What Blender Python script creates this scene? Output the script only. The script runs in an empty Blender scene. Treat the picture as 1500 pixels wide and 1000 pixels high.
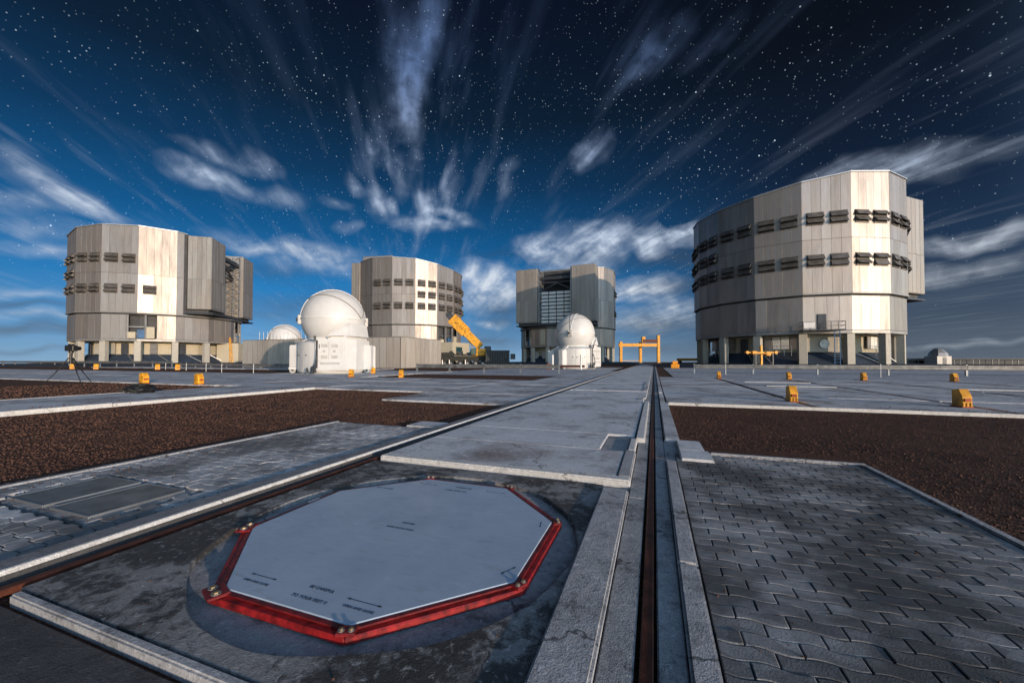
import bpy, bmesh, math, random
from mathutils import Vector, Matrix, Euler
random.seed(7)
S = bpy.context.scene
COL = S.collection
R = math.radians

# ------------------------------------------------------------------ camera
F_PX, VPX, HZY, CAM_H = 570.0, 958.0, 527.0, 1.1
PSI = math.atan((VPX - 750) / F_PX)
PIT = R(1.2)
SH = (HZY - 500) - F_PX * math.tan(PIT)
fwd = Vector((-math.sin(PSI) * math.cos(PIT), math.cos(PSI) * math.cos(PIT), math.sin(PIT)))
rgt = Vector((math.cos(PSI), math.sin(PSI), 0))
upv = rgt.cross(fwd)
CAMP = Vector((0, 0, CAM_H))
cd = bpy.data.cameras.new('camera')
cd.sensor_width = 36.0
cd.lens = 36.0 * F_PX / 1500.0
cd.shift_y = SH / 1500.0
cd.clip_start = 0.05
cd.clip_end = 30000
cam = bpy.data.objects.new('camera', cd)
COL.objects.link(cam)
cam.location = CAMP
cam.rotation_euler = (math.pi / 2 + PIT, 0, PSI)
S.camera = cam

def pix_dir(x, y):
    return fwd + rgt * ((x - 750) / F_PX) + upv * ((500 + SH - y) / F_PX)
def pix_ground(x, y, z=0.0):
    d = pix_dir(x, y)
    return CAMP + d * ((z - CAM_H) / d.z)
def pix_at(x, y, depth):
    return CAMP + pix_dir(x, y) * depth

# ------------------------------------------------------------------ light
SUN_ANG, SUN_EL = R(-33), R(6.0)           # direction towards the low moon, from +X
to_sun = Vector((math.cos(SUN_ANG) * math.cos(SUN_EL), math.sin(SUN_ANG) * math.cos(SUN_EL), math.sin(SUN_EL)))
sl = bpy.data.lights.new('sun', 'SUN')
sl.energy = 4.2
sl.angle = R(0.6)
sl.color = (1.0, 0.76, 0.55)
so = bpy.data.objects.new('sun', sl)
COL.objects.link(so)
so.rotation_euler = (-to_sun).to_track_quat('-Z', 'Y').to_euler()
so.location = to_sun * 60 + Vector((0, 0, 30))

S.view_settings.view_transform = 'Standard'
S.view_settings.look = 'None'
S.view_settings.exposure = 0.0
S.view_settings.gamma = 1.0
S.view_settings.use_curve_mapping = False
S.cycles.max_bounces = 5
S.cycles.diffuse_bounces = 2
S.cycles.glossy_bounces = 2

# ------------------------------------------------------------------ node helpers
def srgb(r, g, b):
    f = lambda c: c / 12.92 if c <= 0.04045 else ((c + 0.055) / 1.055) ** 2.4
    return (f(r / 255), f(g / 255), f(b / 255), 1)

class NT:
    def __init__(self, tree):
        self.t = tree
    def n(self, kind, **kw):
        nd = self.t.nodes.new(kind)
        for k, v in kw.items():
            setattr(nd, k, v)
        return nd
    def put(self, sock, v):
        if v is None:
            return
        if isinstance(v, bpy.types.NodeSocket):
            self.t.links.new(v, sock)
        else:
            sock.default_value = v
    def math(self, op, a, b=None, c=None, clamp=False):
        nd = self.n('ShaderNodeMath', operation=op, use_clamp=clamp)
        self.put(nd.inputs[0], a); self.put(nd.inputs[1], b); self.put(nd.inputs[2], c)
        return nd.outputs[0]
    def vmath(self, op, a, b=None):
        nd = self.n('ShaderNodeVectorMath', operation=op)
        self.put(nd.inputs[0], a); self.put(nd.inputs[1], b)
        return nd.outputs['Value'] if op in ('DOT_PRODUCT', 'LENGTH', 'DISTANCE') else nd.outputs['Vector']
    def scale(self, a, f):
        nd = self.n('ShaderNodeVectorMath', operation='SCALE')
        self.put(nd.inputs[0], a); self.put(nd.inputs['Scale'], f)
        return nd.outputs['Vector']
    def mix(self, f, a, b, blend='MIX'):
        nd = self.n('ShaderNodeMix', data_type='RGBA', blend_type=blend)
        self.put(nd.inputs['Factor'], f); self.put(nd.inputs['A'], a) if False else None
        self.put(nd.inputs[6], a); self.put(nd.inputs[7], b)
        return nd.outputs[2]
    def noise(self, vec, scale, detail=4, rough=0.55, dist=0.0):
        nd = self.n('ShaderNodeTexNoise')
        self.put(nd.inputs['Vector'], vec)
        nd.inputs['Scale'].default_value = scale; nd.inputs['Detail'].default_value = detail
        nd.inputs['Roughness'].default_value = rough; nd.inputs['Distortion'].default_value = dist
        return nd.outputs['Fac'], nd.outputs['Color']
    def ramp(self, f, stops, interp='LINEAR'):
        nd = self.n('ShaderNodeValToRGB')
        cr = nd.color_ramp; cr.interpolation = interp
        while len(cr.elements) < len(stops):
            cr.elements.new(0.5)
        for e, (p, c) in zip(cr.elements, stops):
            e.position = p; e.color = c if len(c) == 4 else (*c, 1)
        self.put(nd.inputs[0], f)
        return nd.outputs[0]
    def maprange(self, v, a, b, c=0.0, d=1.0, smooth=False):
        nd = self.n('ShaderNodeMapRange', interpolation_type='SMOOTHSTEP' if smooth else 'LINEAR')
        self.put(nd.inputs[0], v)
        for i, x in enumerate((a, b, c, d)):
            nd.inputs[i + 1].default_value = x
        return nd.outputs[0]

# ------------------------------------------------------------------ sky
def build_world():
    w = bpy.data.worlds.new('World')
    S.world = w
    w.use_nodes = True
    w.cycles.sampling_method = 'MANUAL'
    w.cycles.sample_map_resolution = 256
    t = w.node_tree
    t.nodes.clear()
    k = NT(t)
    d = k.n('ShaderNodeTexCoord').outputs['Generated']
    d = k.vmath('NORMALIZE', d)
    sp = k.n('ShaderNodeSeparateXYZ'); t.links.new(d, sp.inputs[0])
    dz = sp.outputs['Z']
    el = k.math('MAXIMUM', dz, 0.0)
    # clear night sky: two ramps over height, bluest over the far side of the platform
    blue = k.ramp(el, [(0.0, srgb(128, 168, 202)), (0.06, srgb(92, 150, 200)), (0.15, srgb(38, 124, 188)), (0.28, srgb(13, 86, 140)),
                       (0.40, srgb(9, 54, 92)), (0.52, srgb(8, 29, 50)), (0.66, srgb(7, 16, 34)), (1.0, srgb(5, 8, 18))])
    dark = k.ramp(el, [(0.0, srgb(84, 94, 108)), (0.08, srgb(62, 72, 88)), (0.2, srgb(30, 46, 70)), (0.35, srgb(15, 26, 46)),
                       (0.55, srgb(8, 12, 21)), (1.0, srgb(4, 5, 9))])
    flat = k.vmath('NORMALIZE', k.vmath('MULTIPLY', d, (1, 1, 0)))
    c = pix_dir(470, HZY); c.z = 0; c.normalize()
    m = k.vmath('DOT_PRODUCT', flat, tuple(c))
    m = k.maprange(m, 0.40, 1.0, 0.05, 1, True)
    sky = k.mix(m, dark, blue)
    # physical moonlit sky, boosted out of view behind the camera as added fill light
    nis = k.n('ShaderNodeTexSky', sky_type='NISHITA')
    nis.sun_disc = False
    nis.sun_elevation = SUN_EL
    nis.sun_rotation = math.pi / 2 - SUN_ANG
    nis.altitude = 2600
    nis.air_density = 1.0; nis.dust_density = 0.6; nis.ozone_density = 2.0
    # drifting clouds: noise on a flat layer overhead, drawn out along the wind
    zz = k.math('ADD', el, 0.10)
    q = k.n('ShaderNodeCombineXYZ')
    t.links.new(k.math('DIVIDE', sp.outputs['X'], zz), q.inputs[0])
    t.links.new(k.math('DIVIDE', sp.outputs['Y'], zz), q.inputs[1])
    vp = pix_dir(600, HZY)
    wind = math.atan2(vp.y, vp.x)
    mp = k.n('ShaderNodeMapping', vector_type='TEXTURE')
    t.links.new(q.outputs[0], mp.inputs[0])
    mp.inputs['Rotation'].default_value = (0, 0, wind)
    mp.inputs['Scale'].default_value = (6.5, 1, 1)
    streak, _ = k.noise(mp.outputs[0], 8.5, 4, 0.55, 0.15)
    _, wcol = k.noise(d, 11.0, 2, 0.5)
    warp = k.scale(k.vmath('SUBTRACT', wcol, (0.5, 0.5, 0.5)), 0.06)
    dw = k.vmath('ADD', d, warp)
    def blobs(lst, p):
        acc = None
        for (x, y, a, b, ang, wt) in lst:
            cdir = pix_dir(x, y); cdir.normalize()
            if ang is None:
                ang = math.degrees(math.atan2(y - 470, x - 600))
            e = R(ang)
            q1 = pix_dir(x + math.cos(e) * 4, y + math.sin(e) * 4).normalized() - cdir
            zl = cdir.copy(); xl = (q1 - q1.dot(zl) * zl).normalized(); yl = zl.cross(xl)
            M = Matrix((xl, yl, zl)).transposed()
            dep = math.sqrt(1 + ((x - 750) / F_PX) ** 2 + ((515 - y) / F_PX) ** 2)
            mpn = k.n('ShaderNodeMapping', vector_type='TEXTURE')
            t.links.new(dw, mpn.inputs[0])
            mpn.inputs['Location'].default_value = cdir
            mpn.inputs['Rotation'].default_value = M.to_euler()
            mpn.inputs['Scale'].default_value = (0.90 * a / F_PX / dep, 0.80 * b / F_PX / dep, 0.35)
            g = k.n('ShaderNodeTexGradient', gradient_type='SPHERICAL')
            t.links.new(mpn.outputs[0], g.inputs[0])
            v = k.math('POWER', g.outputs['Fac'], p)
            acc = k.math('MULTIPLY', v, wt) if acc is None else k.math('MULTIPLY_ADD', v, wt, acc)
        return acc
    bright = [
        (604, 120, 120, 30, None, .62), (575, 70, 120, 40, None, .36), (632, 60, 120, 28, None, .50), (560, 185, 80, 30, None, .40),
        (588, 165, 46, 30, None, .75), (690, 120, 150, 50, None, .25), (470, 110, 160, 50, None, .22), (540, 110, 130, 30, None, .22),
        (552, 298, 40, 30, None, .85), (588, 262, 45, 24, None, .55), (628, 306, 42, 26, None, .60), (598, 330, 40, 18, 0, .55),
        (640, 335, 36, 16, 10, .6), (665, 285, 40, 18, None, .35), (610, 240, 50, 18, None, .35), (700, 280, 50, 20, None, .25),
        (306, 260, 70, 30, 18, .85), (325, 232, 70, 18, 22, .40), (385, 243, 36, 22, 30, .38), (405, 290, 60, 22, 10, .30), (280, 285, 90, 30, 5, .22),
        (60, 265, 120, 40, 25, .38), (130, 300, 70, 24, 25, .62), (30, 300, 110, 22, 5, .35), (70, 335, 90, 26, 8, .30), (240, 160, 50, 14, 50, .2),
        (470, 380, 110, 42, 3, .50), (375, 366, 46, 18, 10, .55), (440, 365, 46, 26, 0, .42), (490, 296, 30, 12, 0, .35), (345, 350, 60, 20, 10, .35),
        (866, 220, 46, 32, None, 1.0), (960, 84, 80, 34, None, .52), (1040, 62, 80, 24, None, .34), (860, 260, 60, 20, None, .25), (930, 215, 70, 20, None, .22),
        (880, 356, 68, 46, -20, 1.15), (796, 362, 62, 34, 0, 1.0), (840, 335, 60, 20, -10, .4), (956, 354, 38, 34, 0, 1.25), (1012, 345, 50, 26, -8, 1.2),
        (702, 406, 60, 36, 5, 1.0), (736, 425, 60, 40, 0, .7), (835, 392, 80, 22, 0, .6), (700, 440, 60, 30, 0, .55), (716, 472, 40, 10, 0, .5), (742, 258, 40, 18, None, .45), (682, 330, 40, 14, 0, .3),
        (930, 425, 90, 34, -8, .80), (985, 450, 70, 28, 0, .45), (940, 470, 120, 24, 0, .40),
        (1320, 250, 150, 38, -12, .50), (1260, 240, 90, 24, -15, .38), (1290, 175, 150, 34, -22, .24), (1420, 355, 110, 26, -10, .70), (1400, 300, 170, 26, -12, .25),
        (1390, 400, 160, 22, -8, .35), (1450, 140, 160, 30, -25, .12), (1180, 60, 160, 30, -30, .10), (1440, 500, 200, 10, -4, .30), (1430, 460, 160, 12, -6, .25),
        (520, 268, 24, 14, None, .5), (575, 305, 22, 14, None, .8), (612, 284, 26, 12, None, .6), (650, 312, 24, 12, 0, .55), (572, 235, 40, 14, None, .5), (548, 222, 30, 12, None, .4), (672, 318, 26, 12, 0, .5), (505, 330, 30, 12, 0, .35), (660, 250, 40, 12, None, .4),
        (60, 400, 160, 26, 4, .22), (50, 430, 160, 12, 2, .35), (20, 460, 160, 14, 2, .35), (90, 370, 120, 24, 6, .3), (410, 420, 90, 22, 4, .2)]
    darkb = [(740, 455, 90, 60, 5, .9), (700, 500, 90, 30, 0, .7), (960, 475, 100, 26, 0, .9), (980, 420, 90, 20, -6, .8), (860, 380, 120, 22, 0, .55), (985, 376, 80, 22, 0, .7), (960, 515, 120, 16, 0, .6), (730, 375, 90, 14, 0, .3),
             (1420, 480, 200, 22, -4, .8), (1380, 430, 170, 24, -8, .7), (1430, 385, 130, 18, -10, .6), (1440, 515, 200, 10, 0, .5),
             (40, 445, 150, 10, 2, .6), (40, 480, 170, 14, 1, .7), (30, 512, 170, 9, 0, .5), (430, 450, 110, 36, 0, .5), (400, 400, 120, 18, 3, .35)]
    bright = [b_ for b_ in bright if b_[5] >= 0.29]
    B = blobs(bright, 1.25)
    D = blobs(darkb, 1.0)
    sm = k.maprange(streak, 0.36, 0.66, 0.10, 1.5)
    lowf = k.maprange(el, 0.18, 0.50, 0.65, 0.0, True)
    sm = k.math('ADD', k.math('MULTIPLY', sm, k.math('SUBTRACT', 1.0, lowf)), k.math('MULTIPLY', lowf, 0.85))
    puff, _ = k.noise(k.vmath('MULTIPLY', dw, (1, 1, 1.5)), 30.0, 3, 0.55)
    sm = k.math('MULTIPLY', sm, k.maprange(puff, 0.35, 0.65, 0.50, 1.30))
    B = k.math('MULTIPLY', B, sm)
    # thin general veil of the same streaks
    fan = blobs([(610, 130, 330, 210, 90, 1.0), (960, 90, 230, 120, -35, .7), (1330, 230, 240, 120, -20, .6), (120, 270, 190, 80, 20, .6)], 1.0)
    veil = k.math('MULTIPLY', k.maprange(streak, 0.50, 0.78, 0.0, 1.0, True), k.math('ADD', 0.07, k.math('MULTIPLY', fan, 0.34)))
    B = k.math('ADD', B, veil)
    B = k.math('MULTIPLY', B, k.maprange(el, 0.25, 0.62, 1.18, 0.66, True))
    B = k.math('MINIMUM', B, 1.0)
    hb, _ = k.noise(k.vmath('MULTIPLY', d, (2.2, 2.2, 26.0)), 2.0, 3, 0.55)
    hbm = k.math('MULTIPLY', k.maprange(hb, 0.45, 0.72, 0, 1, True), k.maprange(el, 0.02, 0.30, 0.75, 0.0, True))
    D = k.math('MINIMUM', k.math('MULTIPLY', k.math('ADD', D, k.math('MULTIPLY', hbm, 0.35)), 0.72), 1.0)
    dcol = k.ramp(el, [(0.0, srgb(86, 98, 114)), (0.15, srgb(66, 80, 100)), (0.5, srgb(30, 40, 58))])
    bcol = k.ramp(el, [(0.0, srgb(186, 196, 208)), (0.15, srgb(214, 222, 232)), (0.35, srgb(182, 198, 222)), (0.6, srgb(112, 140, 190)), (1.0, srgb(70, 90, 130))])
    sky = k.mix(D, sky, dcol)
    sky = k.mix(B, sky, bcol)
    # stars
    cover = k.math('SUBTRACT', 1.0, k.math('MAXIMUM', k.math('MULTIPLY', B, 1.0), k.math('MULTIPLY', D, 0.9)), None, True)
    stars = None
    for sc, r0, keep, gain in ((185.0, 0.25, 0.44, 0.40), (85.0, 0.145, 0.84, 0.90)):
        vo = k.n('ShaderNodeTexVoronoi', feature='F1')
        t.links.new(d, vo.inputs['Vector']); vo.inputs['Scale'].default_value = sc
        disc = k.maprange(vo.outputs['Distance'], r0 * 0.35, r0, 1, 0, True)
        rnd = k.n('ShaderNodeSeparateColor'); t.links.new(vo.outputs['Color'], rnd.inputs[0])
        on = k.maprange(rnd.outputs[0], keep, 1.0, 0, 1)
        on = k.math('POWER', on, 2.2)
        v = k.math('MULTIPLY', k.math('MULTIPLY', disc, on), gain)
        stars = v if stars is None else k.math('ADD', stars, v)
    clump, _ = k.noise(d, 5.0, 2, 0.6)
    stars = k.math('MULTIPLY', stars, k.maprange(clump, 0.38, 0.62, 0.35, 1.4))
    stars = k.math('MULTIPLY', k.math('MULTIPLY', stars, cover), k.maprange(el, 0.05, 0.25, 0.0, 1.0, True))
    sky = k.vmath('ADD', sky, k.scale((0.72, 0.86, 1.0), stars))
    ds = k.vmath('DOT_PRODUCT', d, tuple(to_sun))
    nf = k.maprange(ds, -0.02, 0.85, 0.003, NISHITA, True)  # unseen moonward sky strengthened to lift the ground
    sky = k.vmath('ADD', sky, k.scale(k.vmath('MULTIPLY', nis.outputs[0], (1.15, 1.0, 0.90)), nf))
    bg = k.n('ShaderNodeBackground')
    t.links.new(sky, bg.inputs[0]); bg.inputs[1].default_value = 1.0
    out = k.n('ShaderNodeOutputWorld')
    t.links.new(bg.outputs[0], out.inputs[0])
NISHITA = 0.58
build_world()

# ------------------------------------------------------------------ materials
MATS = {}
def mat_base(name):
    m = bpy.data.materials.new(name)
    m.use_nodes = True
    t = m.node_tree
    b = t.nodes['Principled BSDF']
    MATS[name] = m
    return m, NT(t), b
def geo_pos(k):
    return k.n('ShaderNodeNewGeometry').outputs['Position']
def bump(k, b, h, strength=0.3, dist=0.01):
    nd = k.n('ShaderNodeBump')
    nd.inputs['Strength'].default_value = strength; nd.inputs['Distance'].default_value = dist
    k.put(nd.inputs['Height'], h)
    k.t.links.new(nd.outputs[0], b.inputs['Normal'])
def simple(name, col, rough=0.5, metal=0.0, var=0.12, scale=3.0, spec=0.5, bs=0.0):
    m, k, b = mat_base(name)
    p = geo_pos(k)
    f, _ = k.noise(p, scale, 5, 0.6)
    lo = tuple(max(0, c * (1 - var * 2)) for c in col); hi = tuple(min(1, c * (1 + var)) for c in col)
    k.put(b.inputs['Base Color'], k.ramp(f, [(0.3, lo), (0.7, hi)]))
    b.inputs['Roughness'].default_value = rough; b.inputs['Metallic'].default_value = metal
    b.inputs['Specular IOR Level'].default_value = spec
    if bs:
        f2, _ = k.noise(p, scale * 12, 4, 0.6)
        bump(k, b, f2, bs, 0.01)
    return m
def concrete(name, c_lo, c_hi, stain=0.5, rough=0.85, scale=1.0, stain_col=(0.03, 0.03, 0.032), rust=0.0, seed=0.0, thr=(0.46, 0.66), crack=0.55):
    m, k, b = mat_base(name)
    p = geo_pos(k)
    p = k.vmath('ADD', p, (seed, seed * 1.7, 0))
    f1, _ = k.noise(p, 1.3 * scale, 6, 0.62)
    f2, _ = k.noise(p, 9.0 * scale, 6, 0.7, 0.4)
    f3, _ = k.noise(p, 60.0, 4, 0.7)
    base = k.mix(k.maprange(f2, 0.35, 0.65), (*c_lo, 1), (*c_hi, 1))
    g, _ = k.noise(p, 150.0, 2, 0.6)
    base = k.mix(k.maprange(g, 0.35, 0.65, 0.0, 0.5), base, tuple(c * 0.6 for c in c_lo) + (1,))
    big = k.math('ADD', k.math('MULTIPLY', f1, 0.55), k.math('MULTIPLY', f2, 0.45))
    sm = k.maprange(big, thr[0], thr[1], 0, stain, True)
    base = k.mix(sm, base, (*stain_col, 1))
    sp = k.maprange(f3, 0.60, 0.72, 0, stain * 0.8, True)
    base = k.mix(sp, base, (*stain_col, 1))
    if rust:
        f4, _ = k.noise(k.vmath('ADD', p, (31, 7, 0)), 0.8 * scale, 5, 0.6)
        base = k.mix(k.maprange(f4, 0.56, 0.72, 0, rust, True), base, (0.16, 0.09, 0.06, 1))
    _, cw = k.noise(p, 2.2, 4, 0.65)
    cp_ = k.vmath('ADD', k.vmath('MULTIPLY', p, (1, 1, 0)), k.scale(k.vmath('SUBTRACT', cw, (0.5, 0.5, 0.5)), 0.55))
    ck = k.n('ShaderNodeTexVoronoi', feature='DISTANCE_TO_EDGE'); k.t.links.new(cp_, ck.inputs['Vector']); ck.inputs['Scale'].default_value = crack
    gate, _ = k.noise(k.vmath('ADD', p, (3, 41, 0)), 0.9, 2, 0.5)
    cm = k.math('MULTIPLY', k.maprange(ck.outputs['Distance'], 0.002, 0.006, 0.85, 0.0), k.maprange(gate, 0.46, 0.54, 0, 1))
    base = k.mix(cm, base, (*stain_col, 1))
    wv, _ = k.noise(k.vmath('ADD', p, (17, 5, 0)), 22.0, 6, 0.75, 0.6)
    base = k.mix(k.maprange(wv, 0.55, 0.66, 0, 0.45, True), base, tuple(min(1, c * 1.35) for c in c_hi) + (1,))
    base = k.mix(k.maprange(wv, 0.44, 0.34, 0, 0.5, True), base, (*stain_col, 1))
    k.put(b.inputs['Base Color'], base)
    b.inputs['Roughness'].default_value = rough
    h = k.math('ADD', k.math('MULTIPLY', f3, 0.5), k.math('MULTIPLY', g, 0.5))
    h = k.math('ADD', h, f2)
    bump(k, b, h, 0.7, 0.010)
    return m
def piece_mat(name, c_lo, c_hi, stain_col, rough=0.85, bigscale=1.1, amount=0.7):
    # loose pieces (pavers): a tone of its own for each piece, common stains over the field
    m, k, b = mat_base(name)
    p = geo_pos(k)
    r = k.n('ShaderNodeObjectInfo').outputs['Random']
    f1, _ = k.noise(p, bigscale, 5, 0.6)
    f2, _ = k.noise(p, 14.0, 6, 0.7)
    f3, _ = k.noise(p, 120.0, 3, 0.7)
    vo = k.n('ShaderNodeTexVoronoi'); k.t.links.new(k.vmath('MULTIPLY', p, (1.0, 2.1, 0.0)), vo.inputs['Vector']); vo.inputs['Scale'].default_value = 6.0
    vc = k.n('ShaderNodeSeparateColor'); k.t.links.new(vo.outputs['Color'], vc.inputs[0])
    r = k.math('ADD', k.math('MULTIPLY', r, 0.5), k.math('MULTIPLY', vc.outputs[0], 0.5))
    v = k.math('ADD', k.math('MULTIPLY', r, 0.7), k.math('MULTIPLY', f2, 0.45))
    base = k.mix(k.maprange(v, 0.2, 0.9), (*c_lo, 1), (*c_hi, 1))
    base = k.mix(k.maprange(f1, 0.42, 0.60, 0, amount, True), base, (*stain_col, 1))
    base = k.mix(k.maprange(f3, 0.55, 0.72, 0, 0.6), base, (*stain_col, 1))
    k.put(b.inputs['Base Color'], base)
    b.inputs['Roughness'].default_value = rough
    bump(k, b, k.math('ADD', f3, f2), 0.6, 0.005)
    return m
def cladding(name, col, metal=0.5, rough=0.5, warm=0.08):
    m, k, b = mat_base(name)
    p = geo_pos(k)
    r = k.n('ShaderNodeObjectInfo').outputs['Random']
    f, _ = k.noise(k.vmath('MULTIPLY', p, (1.6, 1.6, 0.22)), 1.2, 6, 0.65)
    f2, _ = k.noise(p, 0.25, 3, 0.5)
    v = k.math('ADD', k.math('MULTIPLY', r, 0.40), k.math('MULTIPLY', f, 0.80))
    lo = tuple(c * 0.62 for c in col); hi = tuple(min(1, c * 1.18) for c in col)
    base = k.ramp(v, [(0.25, lo), (0.95, hi)])
    base = k.mix(k.maprange(f2, 0.4, 0.65, 0, 0.5), base, (col[0] * 1.0, col[1] * (1 - warm), col[2] * (1 - 2 * warm), 1))
    st, _ = k.noise(k.vmath('MULTIPLY', p, (5.0, 5.0, 0.15)), 1.0, 4, 0.6)
    base = k.mix(k.maprange(st, 0.58, 0.75, 0, 0.4), base, tuple(c * 0.45 for c in col) + (1,))
    k.put(b.inputs['Base Color'], base)
    b.inputs['Metallic'].default_value = metal
    k.put(b.inputs['Roughness'], k.maprange(k.math('ADD', f, k.math('MULTIPLY', r, 0.3)), 0.3, 0.95, rough + 0.07, rough - 0.07))
    bump(k, b, f, 0.12, 0.03)
    return m
def gravel_mat(name, cols, scale):
    m, k, b = mat_base(name)
    p = geo_pos(k)
    vo = k.n('ShaderNodeTexVoronoi'); k.t.links.new(p, vo.inputs['Vector']); vo.inputs['Scale'].default_value = scale
    s = k.n('ShaderNodeSeparateColor'); k.t.links.new(vo.outputs['Color'], s.inputs[0])
    f, _ = k.noise(p, 0.5, 5, 0.6)
    f2, _ = k.noise(p, 3.0, 5, 0.6)
    v = k.math('ADD', k.math('MULTIPLY', s.outputs[0], 0.6), k.math('MULTIPLY', f2, 0.4))
    base = k.ramp(v, [(0.1, cols[0]), (0.55, cols[1]), (0.95, cols[2])])
    base = k.mix(k.maprange(f, 0.4, 0.65, 0.0, 0.5), base, (*cols[0], 1))
    k.put(b.inputs['Base Color'], base)
    b.inputs['Roughness'].default_value = 0.95
    b.inputs['Specular IOR Level'].default_value = 0.2
    h = k.math('SUBTRACT', 1.0, vo.outputs['Distance'])
    bump(k, b, k.math('ADD', h, f2), 0.45, 0.02)
    return m

gravel_mat('gravel', [(0.034, 0.014, 0.009), (0.088, 0.038, 0.023), (0.17, 0.09, 0.06)], 55)
gravel_mat('grey_gravel', [(0.22, 0.22, 0.23), (0.42, 0.42, 0.44), (0.66, 0.66, 0.67)], 9)
gravel_mat('mound', [(0.02, 0.025, 0.035), (0.04, 0.05, 0.065), (0.08, 0.09, 0.10)], 6)
concrete('slab', (0.58, 0.585, 0.60), (0.78, 0.785, 0.80), 0.75, 0.75, 0.7, (0.15, 0.14, 0.135), 0.5, 0, (0.46, 0.63))
concrete('pavement', (0.52, 0.525, 0.54), (0.70, 0.705, 0.72), 0.8, 0.8, 0.5, (0.13, 0.12, 0.115), 0.5, 5, (0.44, 0.60))
concrete('apron', (0.20, 0.195, 0.19), (0.42, 0.41, 0.40), 0.95, 0.8, 0.9, (0.030, 0.029, 0.028), 0.0, 3, (0.45, 0.54))
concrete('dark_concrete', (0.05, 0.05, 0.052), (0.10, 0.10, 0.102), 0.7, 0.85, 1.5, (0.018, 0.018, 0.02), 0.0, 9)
concrete('kerb', (0.32, 0.32, 0.33), (0.50, 0.50, 0.51), 0.85, 0.8, 2.2, (0.06, 0.06, 0.06), 0.1, 2, (0.5, 0.66))
concrete('ledge', (0.28, 0.285, 0.29), (0.42, 0.425, 0.43), 0.85, 0.75, 2.0, (0.03, 0.03, 0.035), 0.0, 4)
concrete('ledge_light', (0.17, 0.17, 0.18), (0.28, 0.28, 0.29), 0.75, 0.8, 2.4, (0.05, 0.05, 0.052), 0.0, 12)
concrete('white_edge', (0.55, 0.54, 0.52), (0.72, 0.71, 0.69), 0.7, 0.8, 3.0, (0.12, 0.11, 0.10), 0.1, 8, (0.52, 0.70))
concrete('cream', (0.42, 0.38, 0.28), (0.52, 0.47, 0.36), 0.2, 0.8, 0.3, (0.2, 0.18, 0.14), 0.1, 1)
concrete('column', (0.38, 0.36, 0.31), (0.46, 0.44, 0.38), 0.2, 0.8, 0.3, (0.2, 0.18, 0.15), 0, 6)
piece_mat('paver', (0.09, 0.09, 0.092), (0.34, 0.34, 0.343), (0.028, 0.028, 0.028), 0.75, 1.3, 0.8)
piece_mat('paver_light', (0.22, 0.22, 0.222), (0.58, 0.58, 0.585), (0.08, 0.08, 0.08), 0.75, 0.9, 0.8)
piece_mat('pebble', (0.048, 0.021, 0.013), (0.14, 0.068, 0.043), (0.028, 0.012, 0.009), 0.95, 2.0, 0.5)
cladding('clad', (0.325, 0.30, 0.283), 0.62, 0.50)
cladding('clad_dull', (0.30, 0.285, 0.265), 0.45, 0.55)
cladding('clad_door', (0.33, 0.30, 0.27), 0.35, 0.5)
cladding('clad_dark', (0.25, 0.235, 0.22), 0.6, 0.5)
simple('roof_metal', (0.42, 0.43, 0.44), 0.45, 0.6, 0.1, 0.6)
simple('core', (0.05, 0.052, 0.055), 0.7, 0.0, 0.2, 0.5)
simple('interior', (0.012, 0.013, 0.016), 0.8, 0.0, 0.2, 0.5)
simple('louvre', (0.15, 0.135, 0.12), 0.5, 0.4, 0.25, 1.2)
simple('louvre_back', (0.03, 0.03, 0.03), 0.6, 0.0, 0.2, 1.0)
simple('steel', (0.32, 0.33, 0.34), 0.45, 0.7, 0.15, 2.0)
simple('dark_steel', (0.05, 0.055, 0.065), 0.5, 0.4, 0.2, 2.0)
simple('galv', (0.24, 0.24, 0.235), 0.5, 0.55, 0.25, 2.5)
simple('navy', (0.025, 0.04, 0.065), 0.7, 0.0, 0.2, 0.7)
simple('white', (0.57, 0.565, 0.55), 0.4, 0.0, 0.05, 1.2)
simple('white_dull', (0.66, 0.66, 0.64), 0.5, 0.0, 0.1, 2.0)
simple('grey_panel', (0.42, 0.41, 0.39), 0.5, 0.0, 0.1, 3.0)
simple('seam', (0.20, 0.19, 0.17), 0.6, 0.0, 0.1, 3.0)
simple('black', (0.012, 0.012, 0.013), 0.5, 0.0, 0.1, 5.0)
simple('ink', (0.02, 0.022, 0.03), 0.7, 0.0, 0.1, 5.0)
simple('yellow', (0.74, 0.34, 0.015), 0.55, 0.0, 0.30, 3.5)
simple('orange', (0.78, 0.30, 0.01), 0.55, 0.0, 0.12, 3.0)
simple('orange_red', (0.35, 0.06, 0.012), 0.6, 0.0, 0.2, 5.0)
simple('rust', (0.10, 0.030, 0.016), 0.6, 0.3, 0.35, 9.0, 0.4, 0.3)
simple('rust_dark', (0.055, 0.022, 0.015), 0.8, 0.0, 0.35, 12.0, 0.3, 0.4)
simple('brass', (0.55, 0.42, 0.24), 0.4, 0.8, 0.25, 20.0)
simple('red', (0.30, 0.011, 0.011), 0.5, 0.0, 0.45, 16.0, 0.5, 0.15)
simple('red_dark', (0.17, 0.011, 0.012), 0.5, 0.0, 0.4, 14.0, 0.4, 0.2)
simple('glass', (0.02, 0.06, 0.07), 0.12, 0.0, 0.2, 1.0)
simple('blue_pipe', (0.03, 0.10, 0.22), 0.5, 0.2, 0.2, 1.0)
simple('hatch', (0.19, 0.195, 0.185), 0.55, 0.25, 0.2, 5.0, 0.5, 0.1)
simple('rubber', (0.015, 0.015, 0.016), 0.8, 0.0, 0.1, 5.0)
simple('olive', (0.03, 0.032, 0.025), 0.8, 0.0, 0.3, 4.0)
simple('fascia', (0.30, 0.29, 0.28), 0.5, 0.4, 0.12, 1.0)
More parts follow.
